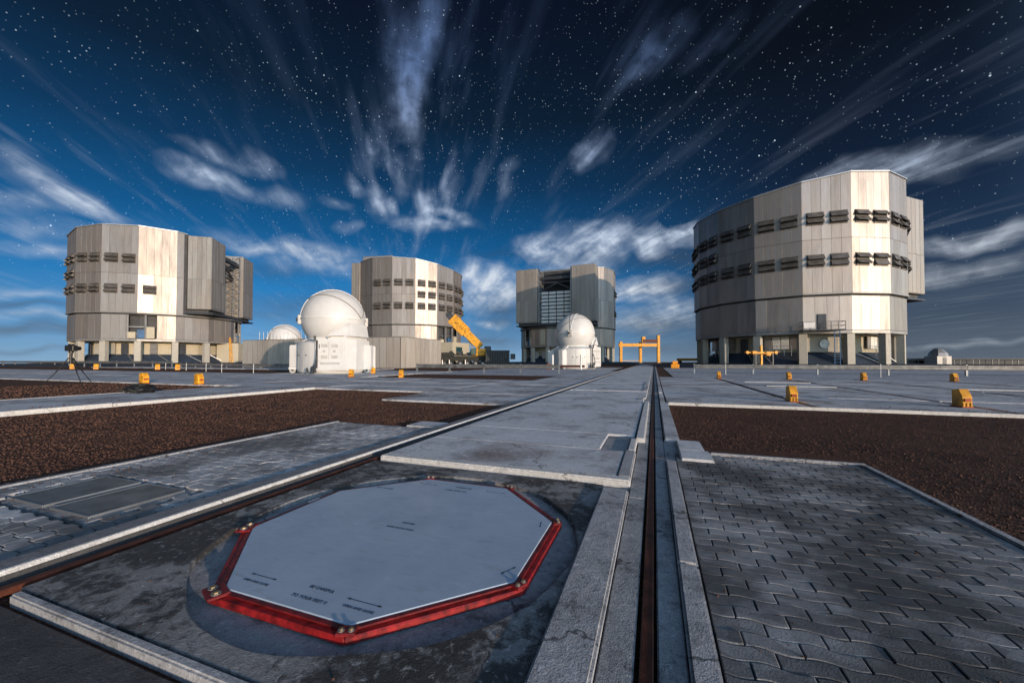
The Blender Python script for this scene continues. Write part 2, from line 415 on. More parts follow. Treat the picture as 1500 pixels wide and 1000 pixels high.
def lid_mat():
    m, k, b = mat_base('lid')
    p = geo_pos(k)
    f, _ = k.noise(p, 2.5, 6, 0.6); f2, _ = k.noise(p, 220.0, 2, 0.6); f3, _ = k.noise(p, 30, 4, 0.7)
    base = k.mix(k.maprange(f, 0.35, 0.65), (0.34, 0.41, 0.49, 1), (0.42, 0.49, 0.57, 1))
    base = k.mix(k.maprange(f3, 0.55, 0.75, 0, 0.18), base, (0.35, 0.37, 0.40, 1))
    k.put(b.inputs['Base Color'], base)
    f4, _ = k.noise(k.vmath('MULTIPLY', p, (1.0, 3.5, 1.0)), 7.0, 6, 0.72, 0.8)
    base = k.mix(k.maprange(f4, 0.54, 0.70, 0, 0.35, True), base, (0.24, 0.25, 0.26, 1))
    base = k.mix(k.maprange(f4, 0.42, 0.32, 0, 0.25, True), base, (0.58, 0.62, 0.66, 1))
    sc, _ = k.noise(k.vmath('MULTIPLY', p, (30.0, 2.0, 1.0)), 2.0, 3, 0.6)
    base = k.mix(k.maprange(sc, 0.70, 0.76, 0, 0.3), base, (0.16, 0.17, 0.18, 1))
    k.put(b.inputs['Base Color'], base)
    k.put(b.inputs['Roughness'], k.maprange(f4, 0.3, 0.7, 0.30, 0.60))
    bump(k, b, f2, 0.08, 0.002)
lid_mat()

# ------------------------------------------------------------------ mesh helpers
class MB:
    def __init__(self):
        self.v = []; self.f = []
    def add(self, vs, fs):
        o = len(self.v)
        self.v += [tuple(p) for p in vs]
        self.f += [tuple(i + o for i in f) for f in fs]
        return self
    def box(self, x0, x1, y0, y1, z0, z1, M=None):
        vs = [Vector(p) for p in ((x0, y0, z0), (x1, y0, z0), (x1, y1, z0), (x0, y1, z0), (x0, y0, z1), (x1, y0, z1), (x1, y1, z1), (x0, y1, z1))]
        if M is not None:
            vs = [M @ p for p in vs]
        return self.add(vs, [(0, 3, 2, 1), (4, 5, 6, 7), (0, 1, 5, 4), (1, 2, 6, 5), (2, 3, 7, 6), (3, 0, 4, 7)])
    def prism(self, poly, z0, z1, M=None):
        n = len(poly)
        zt = z1 if isinstance(z1, (list, tuple)) else [z1] * n
        zb = z0 if isinstance(z0, (list, tuple)) else [z0] * n
        vs = [Vector((p[0], p[1], zb[i])) for i, p in enumerate(poly)] + [Vector((p[0], p[1], zt[i])) for i, p in enumerate(poly)]
        if M is not None:
            vs = [M @ p for p in vs]
        fs = [tuple(range(n - 1, -1, -1)), tuple(range(n, 2 * n))] + [(i, (i + 1) % n, n + (i + 1) % n, n + i) for i in range(n)]
        return self.add(vs, fs)
    def bar(self, p0, p1, w, h=None):
        p0 = Vector(p0); p1 = Vector(p1); h = h or w
        d = (p1 - p0)
        if d.length < 1e-6:
            return self
        q = d.to_track_quat('X', 'Z').to_matrix().to_4x4()
        return self.box(0, d.length, -w / 2, w / 2, -h / 2, h / 2, Matrix.Translation(p0) @ q)
    def cyl(self, p0, p1, r0, r1=None, n=12):
        p0 = Vector(p0); p1 = Vector(p1); r1 = r0 if r1 is None else r1
        q = (p1 - p0).to_track_quat('Z', 'Y').to_matrix()
        vs = []
        for p, r in ((p0, r0), (p1, r1)):
            for i in range(n):
                a = 2 * math.pi * i / n
                vs.append(p + q @ Vector((r * math.cos(a), r * math.sin(a), 0)))
        fs = [tuple(range(n - 1, -1, -1)), tuple(range(n, 2 * n))] + [(i, (i + 1) % n, n + (i + 1) % n, n + i) for i in range(n)]
        return self.add(vs, fs)
    def tube(self, pts, r, n=8):
        for a, b in zip(pts, pts[1:]):
            self.cyl(a, b, r, n=n)
        return self
    def lathe(self, prof, n=48, M=None, cap=True):
        vs = []; fs = []
        for (r, z) in prof:
            for i in range(n):
                a = 2 * math.pi * i / n
                p = Vector((r * math.cos(a), r * math.sin(a), z))
                vs.append(M @ p if M is not None else p)
        for j in range(len(prof) - 1):
            for i in range(n):
                i2 = (i + 1) % n
                fs.append((j * n + i, j * n + i2, (j + 1) * n + i2, (j + 1) * n + i))
        if cap:
            fs.append(tuple(range(n - 1, -1, -1)))
            fs.append(tuple((len(prof) - 1) * n + i for i in range(n)))
        return self.add(vs, fs)
    def mesh(self, name, mat, bevel=0.0, smooth=False, seg=1):
        me = bpy.data.meshes.new(name)
        me.from_pydata(self.v, [], self.f)
        bm = bmesh.new(); bm.from_mesh(me)
        bmesh.ops.recalc_face_normals(bm, faces=bm.faces)
        if bevel:
            es = [e for e in bm.edges if len(e.link_faces) == 2 and e.calc_face_angle(0) > 0.5]
            bmesh.ops.bevel(bm, geom=es, offset=bevel, segments=seg, affect='EDGES', clamp_overlap=True)
        if smooth:
            for f in bm.faces:
                f.smooth = True
            for e in bm.edges:
                if len(e.link_faces) == 2 and e.calc_face_angle(0) > 0.6:
                    e.smooth = False
        bm.to_mesh(me); bm.free()
        me.materials.append(MATS[mat])
        return me
    def build(self, name, mat, parent=None, bevel=0.0, smooth=False, seg=1, loc=None):
        return link(name, self.mesh(name, mat, bevel, smooth, seg), parent, loc)

def link(name, me, parent=None, loc=None, rot=None):
    o = bpy.data.objects.new(name, me)
    COL.objects.link(o)
    if parent is not None:
        o.parent = parent
    if loc is not None:
        o.location = loc
    if rot is not None:
        o.rotation_euler = rot
    return o
def thing(name, label, cat, loc=(0, 0, 0), group=None, rz=0.0):
    o = bpy.data.objects.new(name, None)
    o.empty_display_size = 0.2
    COL.objects.link(o)
    o.location = loc; o.rotation_euler = (0, 0, rz)
    return tag(o, label, cat, group)
def tag(o, label, cat, group=None):
    o['label'] = label; o['category'] = cat
    if group:
        o['group'] = group
    return o
def struct(o, label=None, kind='structure'):
    o['kind'] = kind
    if label:
        o['label'] = label
    return o
def copy_tree(o, parent=None):
    c = o.copy(); COL.objects.link(c)
    c.parent = parent
    for ch in o.children:
        copy_tree(ch, c)
    return c
def text_mesh(s, size, mat, ext=0.001):
    cu = bpy.data.curves.new('txt', 'FONT')
    cu.body = s; cu.size = size; cu.extrude = ext; cu.align_x = 'CENTER'
    o = bpy.data.objects.new('txt', cu); COL.objects.link(o)
    dg = bpy.context.evaluated_depsgraph_get()
    me = bpy.data.meshes.new_from_object(o.evaluated_get(dg))
    bpy.data.objects.remove(o); bpy.data.curves.remove(cu)
    me.materials.clear(); me.materials.append(MATS[mat])
    return me

# ------------------------------------------------------------------ ground
GZ = -0.05
def ground():
    mb = MB(); rings = [0.01, 20, 60, 200, 800, 3000, 12000]; n = 48
    vs = []
    for r in rings:
        for i in range(n):
            a = 2 * math.pi * i / n
            drop = 0 if r <= 200 else -(r - 200) * 0.012
            vs.append((r * math.cos(a), r * math.sin(a) + 20, GZ + drop))
    fs = []
    for j in range(len(rings) - 1):
        for i in range(n):
            fs.append((j * n + i, j * n + (i + 1) % n, (j + 1) * n + (i + 1) % n, (j + 1) * n + i))
    mb.add(vs, fs)
    struct(mb.build('ground', 'gravel', smooth=True), 'dark reddish brown gravel ground of the summit platform')
ground()
def sheet(name, poly, z, mat, label):
    mb = MB(); mb.add([(x, y, z) for x, y in poly], [tuple(range(len(poly)))])
    return struct(mb.build(name, mat), label)
def slab(name, poly, z0, z1, mat, parent=None, bevel=0.012, label=None):
    mb = MB(); mb.prism(poly, z0, z1)
    o = mb.build(name, mat, parent, bevel, seg=2)
    if parent is None:
        struct(o, label)
    return o
def rect(x0, x1, y0, y1):
    return [(x0, y0), (x1, y0), (x1, y1), (x0, y1)]

sheet('grey_gravel', rect(1.2, 90, 27.2, 60), GZ + 0.02, 'grey_gravel', 'pale grey gravel strip along the guard rail')
sheet('grey_gravel', rect(-19, -4.2, 26.5, 60), GZ + 0.02, 'grey_gravel', 'pale grey gravel around the guard rail left of the track')

# the track strip: trenches, rails, ledges, slabs
YE = 104.0
trk = struct(bpy.data.objects.new('track_bed', None)); COL.objects.link(trk)
trk['label'] = 'concrete bed of the rail track running straight to the far gantry'
slab('trench_floor', rect(-3.11, 0.11, -1, YE), -0.32, -0.12, 'rust_dark', trk, 0)
# left kerb with chamfered inner edge
def lkerb(y0, y1, w, part='kerb'):
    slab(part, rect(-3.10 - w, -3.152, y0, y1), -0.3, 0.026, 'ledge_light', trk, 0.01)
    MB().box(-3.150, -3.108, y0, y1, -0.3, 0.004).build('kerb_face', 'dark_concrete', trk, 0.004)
    mb = MB()
    prof = [(-3.150, 0.0045), (-3.112, 0.0045), (-3.128, 0.027), (-3.150, 0.028)]
    n = len(prof)
    vs = [(x, y0, z) for x, z in prof] + [(x, y1, z) for x, z in prof]
    mb.add(vs, [tuple(range(n)), tuple(range(2 * n - 1, n - 1, -1))] + [(i, n + i, n + (i + 1) % n, (i + 1) % n) for i in range(n)])
    return mb.build('kerb_edge', 'white_edge', trk, 0.003)  # pale colour paints in the sunlit line along the kerb edge
y = -1.0
while y < 60:
    L = 11.98
    lkerb(y, min(y + L, 60), 0.20); y += L + 0.02
lkerb(60.02, YE, 0.20)
# between the rails near the camera: apron with the round pit, dark slab, ridge, beam
apron_poly = rect(-2.88, -0.425, 0.975, 3.52)
def apron():
    # apron plate with a round hole for the pit
    cx, cy, r, n = -1.55, 2.19, 1.115, 64
    mb = MB(); vs = []; fs = []
    def edge(a):
        dx, dy = math.cos(a), math.sin(a)
        t = 1e9
        for lim, d in ((-2.88 - cx, dx), (-0.425 - cx, dx), (0.975 - cy, dy), (3.52 - cy, dy)):
            if abs(d) > 1e-9 and lim / d > 0:
                t = min(t, lim / d)
        return cx + dx * t, cy + dy * t
    angs = [2 * math.pi * i / n for i in range(n)]
    for (qx, qy) in ((-2.88, 0.975), (-0.425, 0.975), (-0.425, 3.52), (-2.88, 3.52)):
        angs.append(math.atan2(qy - cy, qx - cx) % (2 * math.pi))
    angs.sort(); n = len(angs)
    for a in angs:
        rr = min(r, (math.hypot(edge(a)[0] - cx, edge(a)[1] - cy)) - 0.005)
        wob = 1 + 0.006 * math.sin(a * 7) + 0.004 * math.sin(a * 13 + 1)
        x, y = cx + rr * wob * math.cos(a), cy + rr * wob * math.sin(a)
        ex, ey = edge(a)
        vs += [(x, y, -0.06), (x, y, -0.008), (x + 0.01 * math.cos(a), y + 0.01 * math.sin(a), 0.0), (ex, ey, 0.0), (ex, ey, -0.3)]
    for i in range(n):
        a, b = i * 5, ((i + 1) % n) * 5
        for j in range(4):
            fs.append((a + j, b + j, b + j + 1, a + j + 1))
    mb.add(vs, fs)
    mb.build('apron', 'apron', trk)
    mb = MB(); mb.lathe([(1.13, -0.2), (1.13, -0.034)], 48, Matrix.Translation((cx, cy, 0)))
    mb.build('pit_floor', 'ledge', trk)
apron()
slab('concrete_strip', rect(-2.84, -0.43, 0.925, 0.966), -0.25, 0.004, 'kerb', trk, 0.008)
slab('dark_slab', rect(-2.88, -0.43, -1, 0.905), -0.25, -0.028, 'dark_concrete', trk, 0.01)
slab('beam', rect(-0.42, -0.208, -1, 3.40), -0.25, 0.022, 'kerb', trk, 0.012)
slab('beam_joint', rect(-0.44, -0.208, 3.405, 3.56), -0.25, -0.02, 'ledge', trk, 0.004)
for y0, y1 in ((-1, 3.3), (3.31, 13.6), (13.9, YE)):
    slab('rail_ledge', rect(-0.203, -0.078, y0, y1), -0.25, -0.010, 'ledge', trk, 0.006)
    slab('rail_ledge', rect(0.004, 0.108, y0, y1), -0.25, -0.010, 'ledge', trk, 0.006)
# main slab beyond the apron with border band, recess and jogs
slab('front_band', [(-2.86, 3.57), (-0.205, 3.57), (-0.205, 3.69), (-2.86, 3.69)], -0.25, 0.046, 'white_edge', trk, 0.012)
slab('side_band', rect(-0.325, -0.207, 3.695, 4.78), -0.25, 0.046, 'kerb', trk, 0.012)
slab('side_band', rect(-0.30, -0.22, 4.79, 5.50), -0.25, 0.045, 'white_edge', trk, 0.01)
slab('recess_floor', rect(-0.61, -0.31, 4.72, 5.72), -0.25, 0.018, 'ledge', trk, 0.004)
slab('side_band', rect(-0.24, -0.125, 5.52, 10.6), -0.25, 0.05, 'white_edge', trk, 0.012)
slab('main_slab', rect(-2.86, -0.335, 3.70, 4.71), -0.25, 0.042, 'slab', trk, 0.006)
slab('main_slab', rect(-2.86, -0.62, 4.714, 5.73), -0.25, 0.042, 'slab', trk, 0.006)
slab('main_slab', rect(-2.86, -0.265, 5.734, 11.55), -0.25, 0.042, 'slab', trk, 0.006)
slab('main_slab', rect(-2.86, -0.215, 11.58, 13.62), -0.25, 0.040, 'slab', trk, 0.006)
slab('cross_groove', rect(-2.86, -0.215, 13.63, 13.84), -0.25, -0.01, 'ledge', trk, 0.004)
yy = 13.85
for L in (4.5, 5.6, 6.2, 8.0, 10, 12, 14, 16, 14):
    slab('main_slab', rect(-2.86, -0.215, yy, yy + L - 0.04), -0.25, 0.038, 'slab', trk, 0.006); yy += L
for (x0, x1, y0, y1) in ((-0.42, -0.30, 10.7, 11.4), (-0.36, -0.22, 14.2, 16.5), (-0.40, -0.28, 17, 19.5)):
    slab('edge_plate', rect(x0, x1, y0, y1), 0.0, 0.050, 'kerb', trk, 0.006)
# right side of the right rail
slab('kerb', rect(0.112, 0.215, -1, 2.3), -0.25, 0.012, 'kerb', trk, 0.012)
slab('kerb', rect(0.112, 0.215, 2.308, 4.60), -0.25, 0.013, 'kerb', trk, 0.012)
slab('rail_ledge', rect(0.1095, 0.268, 4.605, 5.725), -0.25, -0.012, 'ledge', trk, 0.004)
slab('corner_block', rect(0.27, 0.60, 4.66, 5.12), -0.25, 0.026, 'slab', trk, 0.012)
slab('corner_block', rect(0.27, 0.56, 5.12, 5.72), -0.25, 0.024, 'slab', trk, 0.012)
slab('kerb', rect(0.13, 0.32, 5.73, 10.72), -0.25, 0.02, 'pavement', trk, 0.012)
slab('kerb', rect(0.13, 0.26, 10.74, 13.6), -0.25, 0.02, 'pavement', trk, 0.012)
slab('kerb', rect(0.13, 0.26, 13.9, YE), -0.25, 0.018, 'pavement', trk, 0.012)

def rail(x0, label, y0, y1, w=0.05):
    t = thing('rail', label, 'rail', (x0, y0, -0.12))
    L = y1 - y0
    MB().box(-w / 2, w / 2, 0, L, 0.075, 0.112).build('rail_head', 'rust', t, 0.006)
    MB().box(-w / 6, w / 6, 0, L, 0.015, 0.075).build('rail_web', 'rust_dark', t)
    MB().box(-w * .9, w * .9, 0, L, 0.0, 0.015).build('rail_foot', 'rust_dark', t)
    b = MB()
    for side in (-1, 1):
        y = 0.3
        while y < min(L, 16):
            b.cyl((side * w * 0.78 + 0.0, y, 0.01), (side * w * 0.78, y, 0.03), 0.006, n=6); y += 0.31
    o = b.build('clip_bolts', 'steel', t); o['kind'] = 'stuff'
    return t
rail(-0.034, 'rust brown steel rail in the trench beside the grey paver field on the right', -1, YE)
rail(-2.985, 'rust brown steel rail in the trench along the pale kerb by the twin hatches', -1, YE, 0.06)
# small studs along the ledges right of the rail
b = MB(); y = 1.0
while y < 9:
    b.cyl((0.018 + random.uniform(-.004, .004), y, -0.03), (0.018, y, -0.012), 0.006, n=6); y += random.uniform(0.13, 0.2)
o = b.build('ledge_studs', 'steel', trk); o['kind'] = 'stuff'

# right pavement: separate slabs with grooves between them
pv = struct(bpy.data.objects.new('pavement', None)); COL.objects.link(pv)
pv['label'] = 'pale concrete pavement with cross tracks beyond the right gravel'
xs = [0.3, 3.42, 3.62, 6.95, 7.15, 10.3, 10.5, 13.95, 14.15, 18.2, 18.4, 23, 23.2, 29, 29.2, 40, 40.2, 60]
ys = [10.78, 13.62, 13.70, 17.9, 17.96, 21.9, 21.94, 27.1]
for i in range(0, len(xs), 2):
    for j in range(0, len(ys), 2):
        slab('slab', rect(xs[i], xs[i + 1], ys[j], ys[j + 1]), -0.2, random.uniform(-0.006, 0.008), 'pavement', pv, 0.01)
slab('groove_floor', rect(0.31, 60, 10.8, 27.0), -0.3, -0.13, 'rust_dark', pv, 0)
slab('edging', rect(0.33, 60, 10.70, 10.77), -0.2, 0.022, 'white_edge', pv, 0.01)
for x in (3.46, 6.99, 10.34, 13.99):
    for dx in (0.03, 0.11):
        MB().box(x + dx - 0.02, x + dx + 0.02, 12.5, 25.6, -0.13, -0.03).build('guide_rail', 'rust', pv, 0.004)
for (x0, x1, y) in ((4.2, 6.9, 22.0), (10.6, 13.8, 19.0), (14.3, 19, 15.6), (4.4, 6.8, 18.9)):
    MB().box(x0, x1, y, y + 0.09, 0.0, 0.03).build('threshold', 'white_edge', pv, 0.006)

# left pavement
pl = struct(bpy.data.objects.new('pavement', None)); COL.objects.link(pl)
pl['label'] = 'pale concrete pavement around the gravel beds left of the track'
def lslab(x0, x1, y0, y1, z=0.0, name='slab', m='pavement'):
    return slab(name, rect(x0, x1, y0, y1), -0.2, z + random.uniform(-0.004, 0.006), m, pl, 0.01)
lslab(-7.25, -3.36, 9.1, 11.7); lslab(-7.25, -3.36, 11.73, 13.6)
lslab(-12.45, -7.27, 11.75, 13.6)
for (x0, x1) in ((-7.25, -3.36), (-12.45, -7.27), (-18.0, -12.47), (-26, -18.02), (-36, -26.02), (-50, -36.02), (-75, -50.02)):
    lslab(x0, x1, 13.68 if x0 > -18.5 else 11.5, 16.4)
    lslab(x0, x1, 16.48, 20.2)
for (x0, x1) in ((-30, -18.02), (-50, -30.02), (-80, -50.02)):
    lslab(x0, x1, 20.24, 24 if x0 > -40 else 23.2)
lslab(-30, -18.02, 24.03, 34); lslab(-6.2, -3.36, 20.24, 40, -0.005)
lslab(-80, -30, 33.5, 40, 0.0)
lslab(-16.3, -12.6, -2, 11.66, 0.03, 'path_slab'); lslab(-18.0, -12.47, 11.7, 13.65, 0.01)
slab('edging', rect(-12.58, -12.40, -2, 5.6), -0.2, 0.05, 'white_edge', pl, 0.014)
slab('edging', rect(-12.60, -12.43, 5.62, 11.66), -0.2, 0.035, 'white_edge', pl, 0.014)
slab('edging', rect(-16.42, -16.32, -2, 8.0), -0.2, 0.04, 'kerb', pl, 0.012)
for y0 in (13.61, 16.41):
    MB().box(-75, -3.37, y0, y0 + 0.055, -0.09, -0.02).build('guide_rail', 'rust_dark', pl)
slab('corner_block', rect(-3.90, -3.36, 5.52, 6.0), -0.2, 0.012, 'pavement', pl, 0.012)

# ------------------------------------------------------------------ pavers
def wave_paver_mesh(L, W, ph, amp, fn, z=0.06, n=12, P=None, g=0.003):
    P = P or L
    xs_ = [-L / 2 + g + (L - 2 * g) * i / n for i in range(n + 1)]
    wv = lambda x: amp * fn((x / P + ph) % 1.0)
    out = [(x, -W / 2 + g + wv(x)) for x in xs_] + [(x, W / 2 - g + wv(x)) for x in reversed(xs_)]
    return ring_mesh(out, z)
def trap(f):
    # flat, ramp, flat, ramp over one period
    pts = [(0, 1), (.32, 1), (.42, -1), (.82, -1), (.92, 1), (1, 1)]
    for (a, va_), (b, vb_) in zip(pts, pts[1:]):
        if f <= b:
            return va_ + (vb_ - va_) * (f - a) / (b - a)
    return 1
def ring_mesh(out, z, c=0.0035):
    n = len(out)
    cx = sum(p[0] for p in out) / n; cy = sum(p[1] for p in out) / n
    hx = max(abs(p[0]) for p in out); hy = max(abs(p[1]) for p in out)
    inn = [(x * (1 - c / hx), yy_ * (1 - c / hy)) for x, yy_ in out]
    mb = MB()
    vs = [(x, yy_, -z) for x, yy_ in out] + [(x, yy_, -c * .8) for x, yy_ in out] + [(x, yy_, 0) for x, yy_ in inn]
    fs = [tuple(2 * n + i for i in range(n))]
    for j in range(2):
        for i in range(n):
            i2 = (i + 1) % n
            fs.append((j * n + i, j * n + i2, (j + 1) * n + i2, (j + 1) * n + i))
    mb.add(vs, fs)
    return mb
def pave(name, label, x0, x1, y0, y1, L, W, mbs, mat, skip=None, limit=298, along='x'):
    root = struct(bpy.data.objects.new(name, None)); COL.objects.link(root); root['label'] = label
    mes = [m_.mesh('paver', mat) for m_ in mbs]
    spots = []; odd = set(); kind = {}
    rows = int((y1 - y0) / W)
    for r_ in range(rows):
        y_ = y0 + (r_ + .5) * W
        xa = x0 + (L / 2 if r_ % 2 == 0 else 0)
        if r_ % 2:
            for hx, kd in ((x0 + L / 4, 2), (x1 - L / 4, 3)):
                if not (skip and skip(hx, y_)):
                    spots.append((hx, y_)); kind[(hx, y_)] = kd
        i = 0
        while True:
            x_ = xa + i * L
            i += 1
            if x_ - L / 2 < x0 - 1e-6:
                continue
            if x_ + L / 2 > x1 + 1e-6:
                break
            if skip and skip(x_, y_):
                continue
            spots.append((x_, y_))
            if r_ % 2:
                odd.add((x_, y_))
    def sees(p):
        d = Vector((p[0], p[1], 0)) - CAMP
        w = d.dot(fwd)
        if w < 0.2:
            return False
        u = 750 + F_PX * d.dot(rgt) / w; v = 500 + SH - F_PX * d.dot(upv) / w
        return -60 < u < 1560 and v < 1080
    vis = sorted([p for p in spots if sees(p)], key=lambda p: math.hypot(p[0], p[1]))
    near = set(vis[:limit])
    rest = MB()
    for p in spots:
        tz = random.gauss(0, 0.0007)
        rot = Euler((random.gauss(0, .004), random.gauss(0, .004), random.gauss(0, .006)))
        M = Matrix.Translation((p[0], p[1], tz)) @ rot.to_matrix().to_4x4()
        if random.random() < .06:
            M = Matrix.Translation((0, 0, random.uniform(-.005, .003))) @ M @ Euler((random.gauss(0, .018), random.gauss(0, .018), random.gauss(0, .02))).to_matrix().to_4x4()
        if p in near:
            o = link('paver', mes[kind.get(p, int(p in odd))], root)
            o.matrix_local = M
        else:
            mm = mbs[kind.get(p, int(p in odd))]
            rest.add([M @ Vector(q) for q in mm.v], mm.f)
    if rest.v:
        o = rest.build('pavers', mat, root); o['kind'] = 'stuff'
    return root
pr_ = pave('paving', 'dark grey field of wavy interlocking pavers right of the rail', 0.222, 2.0045, 0.45, 5.06, 0.198, 0.086,
           [wave_paver_mesh(0.198, 0.086, p, 0.0085, lambda f: math.sin(2 * math.pi * f)) for p in (0.0, 0.5)] + [wave_paver_mesh(0.099, 0.086, p, 0.0085, lambda f: math.sin(2 * math.pi * f), P=0.198, n=6) for p in (.75, .25)], 'paver')
slab('paving_bed', rect(0.218, 2.02, 0.2, 5.08), -0.25, -0.05, 'dark_concrete', pr_, 0)
slab('edging', rect(0.61, 2.08, 5.09, 5.16), -0.25, 0.012, 'kerb', pr_, 0.01)
slab('edging', rect(2.02, 2.085, 0.2, 5.085), -0.25, 0.010, 'kerb', pr_, 0.01)
hx0, hx1, hy0, hy1 = -4.86, -3.72, 1.56, 2.16
plv = pave('paving', 'grey field of notched interlocking pavers around the twin metal hatches', -5.26, -3.36, 0.6, 5.5, 0.19, 0.108,
           [wave_paver_mesh(0.19, 0.108, p, 0.011, trap, g=.0048) for p in (0.1, 0.6)] + [wave_paver_mesh(0.095, 0.108, p, 0.011, trap, P=0.19, n=6, g=.0048) for p in (.85, .35)], 'paver_light', skip=lambda x, y: hx0 - .1 < x < hx1 + .1 and hy0 - .06 < y < hy1 + .06)
slab('paving_bed', rect(-5.3, -3.345, 0.4, 5.5), -0.25, -0.045, 'dark_concrete', plv, 0)
slab('edging', rect(-5.36, -5.28, 0.4, 5.5), -0.25, 0.01, 'kerb', plv, 0.01)
# twin hatches
slab('hatch_seat', rect(hx0 - .06, hx1 + .06, hy0 - .05, hy1 + .05), -0.2, -0.012, 'ledge', plv, 0.004)
for x0, x1, lb in ((hx0, -4.33, 'grey metal hatch plate in the left pavers, beside the brown gravel'), (-4.23, hx1, 'grey metal hatch plate in the left pavers, beside the long pale kerb')):
    t = thing('hatch_cover', lb, 'hatch', ((x0 + x1) / 2, (hy0 + hy1) / 2, -0.012), 'twin hatch plates in the pavers')
    w, h = (x1 - x0) / 2, (hy1 - hy0) / 2
    MB().box(-w + .012, w - .012, -h + .012, h - .012, 0, 0.016).build('plate', 'hatch', t, 0.003)
    for bx in ((-w, w, -h, -h + .01), (-w, w, h - .01, h), (-w, -w + .01, -h + .011, h - .011), (w - .01, w, -h + .011, h - .011)):
        MB().box(*bx, 0, 0.020).build('rim', 'steel', t, 0.002)

# pebbles on the gravel beds
def pebbles(name, label, regions, mat='pebble', seed=1, dz=0.0):
    rnd = random.Random(seed)
    shapes = []
    for s_ in range(6):
        bm = bmesh.new(); bmesh.ops.create_icosphere(bm, subdivisions=1, radius=1)
        if s_ < 4:
            bm.free(); bm = bmesh.new()
            bmesh.ops.create_cube(bm, size=1.3)
            bmesh.ops.bevel(bm, geom=bm.verts[:], offset=0.3, affect='VERTICES')
        vs = [(v.co.x * rnd.uniform(.7, 1.2), v.co.y * rnd.uniform(.7, 1.2), v.co.z * rnd.uniform(.5, .9)) for v in bm.verts]
        bm.verts.index_update()
        shapes.append((vs, [tuple(v.index for v in f.verts) for f in bm.faces])); bm.free()
    mb = MB()
    for (x0, x1, y0, y1, n, s0, s1, skip) in regions:
        for _ in range(n):
            x = rnd.uniform(x0, x1); y = y0 + (y1 - y0) * rnd.random() ** 1.25
            if skip and skip(x, y):
                continue
            s = s0 + (s1 - s0) * rnd.random() ** 3
            zb = (lambda x_, y_: 0.0) if not dz else (lambda x_, y_: (0.09 if (-2.86 < x_ < -.2 and y_ > 3.7) else (0.08 if x_ < -12.6 else dz - .004)))
            vs, fs = rnd.choice(shapes)
            a = rnd.uniform(0, 6.28); ca, sa = math.cos(a), math.sin(a)
            mb.add([(x + s * (ca * p[0] - sa * p[1]), y + s * (sa * p[0] + ca * p[1]), GZ + zb(x, y) + s * (p[2] + .25)) for p in vs], fs)
    me = bpy.data.meshes.new(name); me.from_pydata(mb.v, [], mb.f); me.materials.append(MATS[mat])
    o = link(name, me); o['kind'] = 'stuff'; o['label'] = label
    return o
pebbles('pebbles', 'brown pebbles lying on the right gravel bed', [
    (0.36, 2.1, 5.75, 10.6, 9000, .004, .014, None), (2.1, 8.5, 3.0, 10.6, 26000, .004, .015, None), (8.5, 16, 6.5, 10.6, 5000, .008, .022, None)], seed=2)
pebbles('pebbles', 'brown pebbles lying on the left gravel bed', [
    (-8.5, -5.38, 1.5, 11.6, 24000, .004, .015, lambda x, y: x > -7.2 and y > 9), (-5.4, -3.4, 5.6, 9.0, 7000, .004, .014, lambda x, y: x > -4.0 and y < 6.1),
    (-12.35, -8.5, 1.5, 11.6, 14000, .006, .02, None), (-26, -16.5, 4.5, 11.4, 4000, .014, .04, None)], seed=3)

pebbles('spilled_pebbles', 'loose brown pebbles spilled onto the concrete beside the gravel beds', [
    (0.28, 14, 10.75, 11.5, 260, .006, .018, None), (2.0, 2.25, 2.6, 5.2, 120, .005, .012, None), (0.6, 2.05, 5.0, 5.16, 60, .005, .012, None),
    (-13.4, -12.38, 2, 11.6, 240, .008, .022, None), (-5.4, -4.9, 1.5, 5.5, 150, .005, .013, None), (-7.4, -3.4, 9.0, 9.7, 170, .006, .016, None),
    (-2.8, 0.2, 3.7, 12, 130, .003, .009, None), (0.25, 2.0, 1.2, 5.0, 110, .003, .008, None), (-5.2, -3.4, 1.5, 5.4, 120, .003, .009, None), (-2.8, -.3, 1.0, 3.5, 70, .003, .007, lambda x, y: math.hypot(x + 1.55, y - 2.19) < 1.12)], seed=9, dz=0.055)

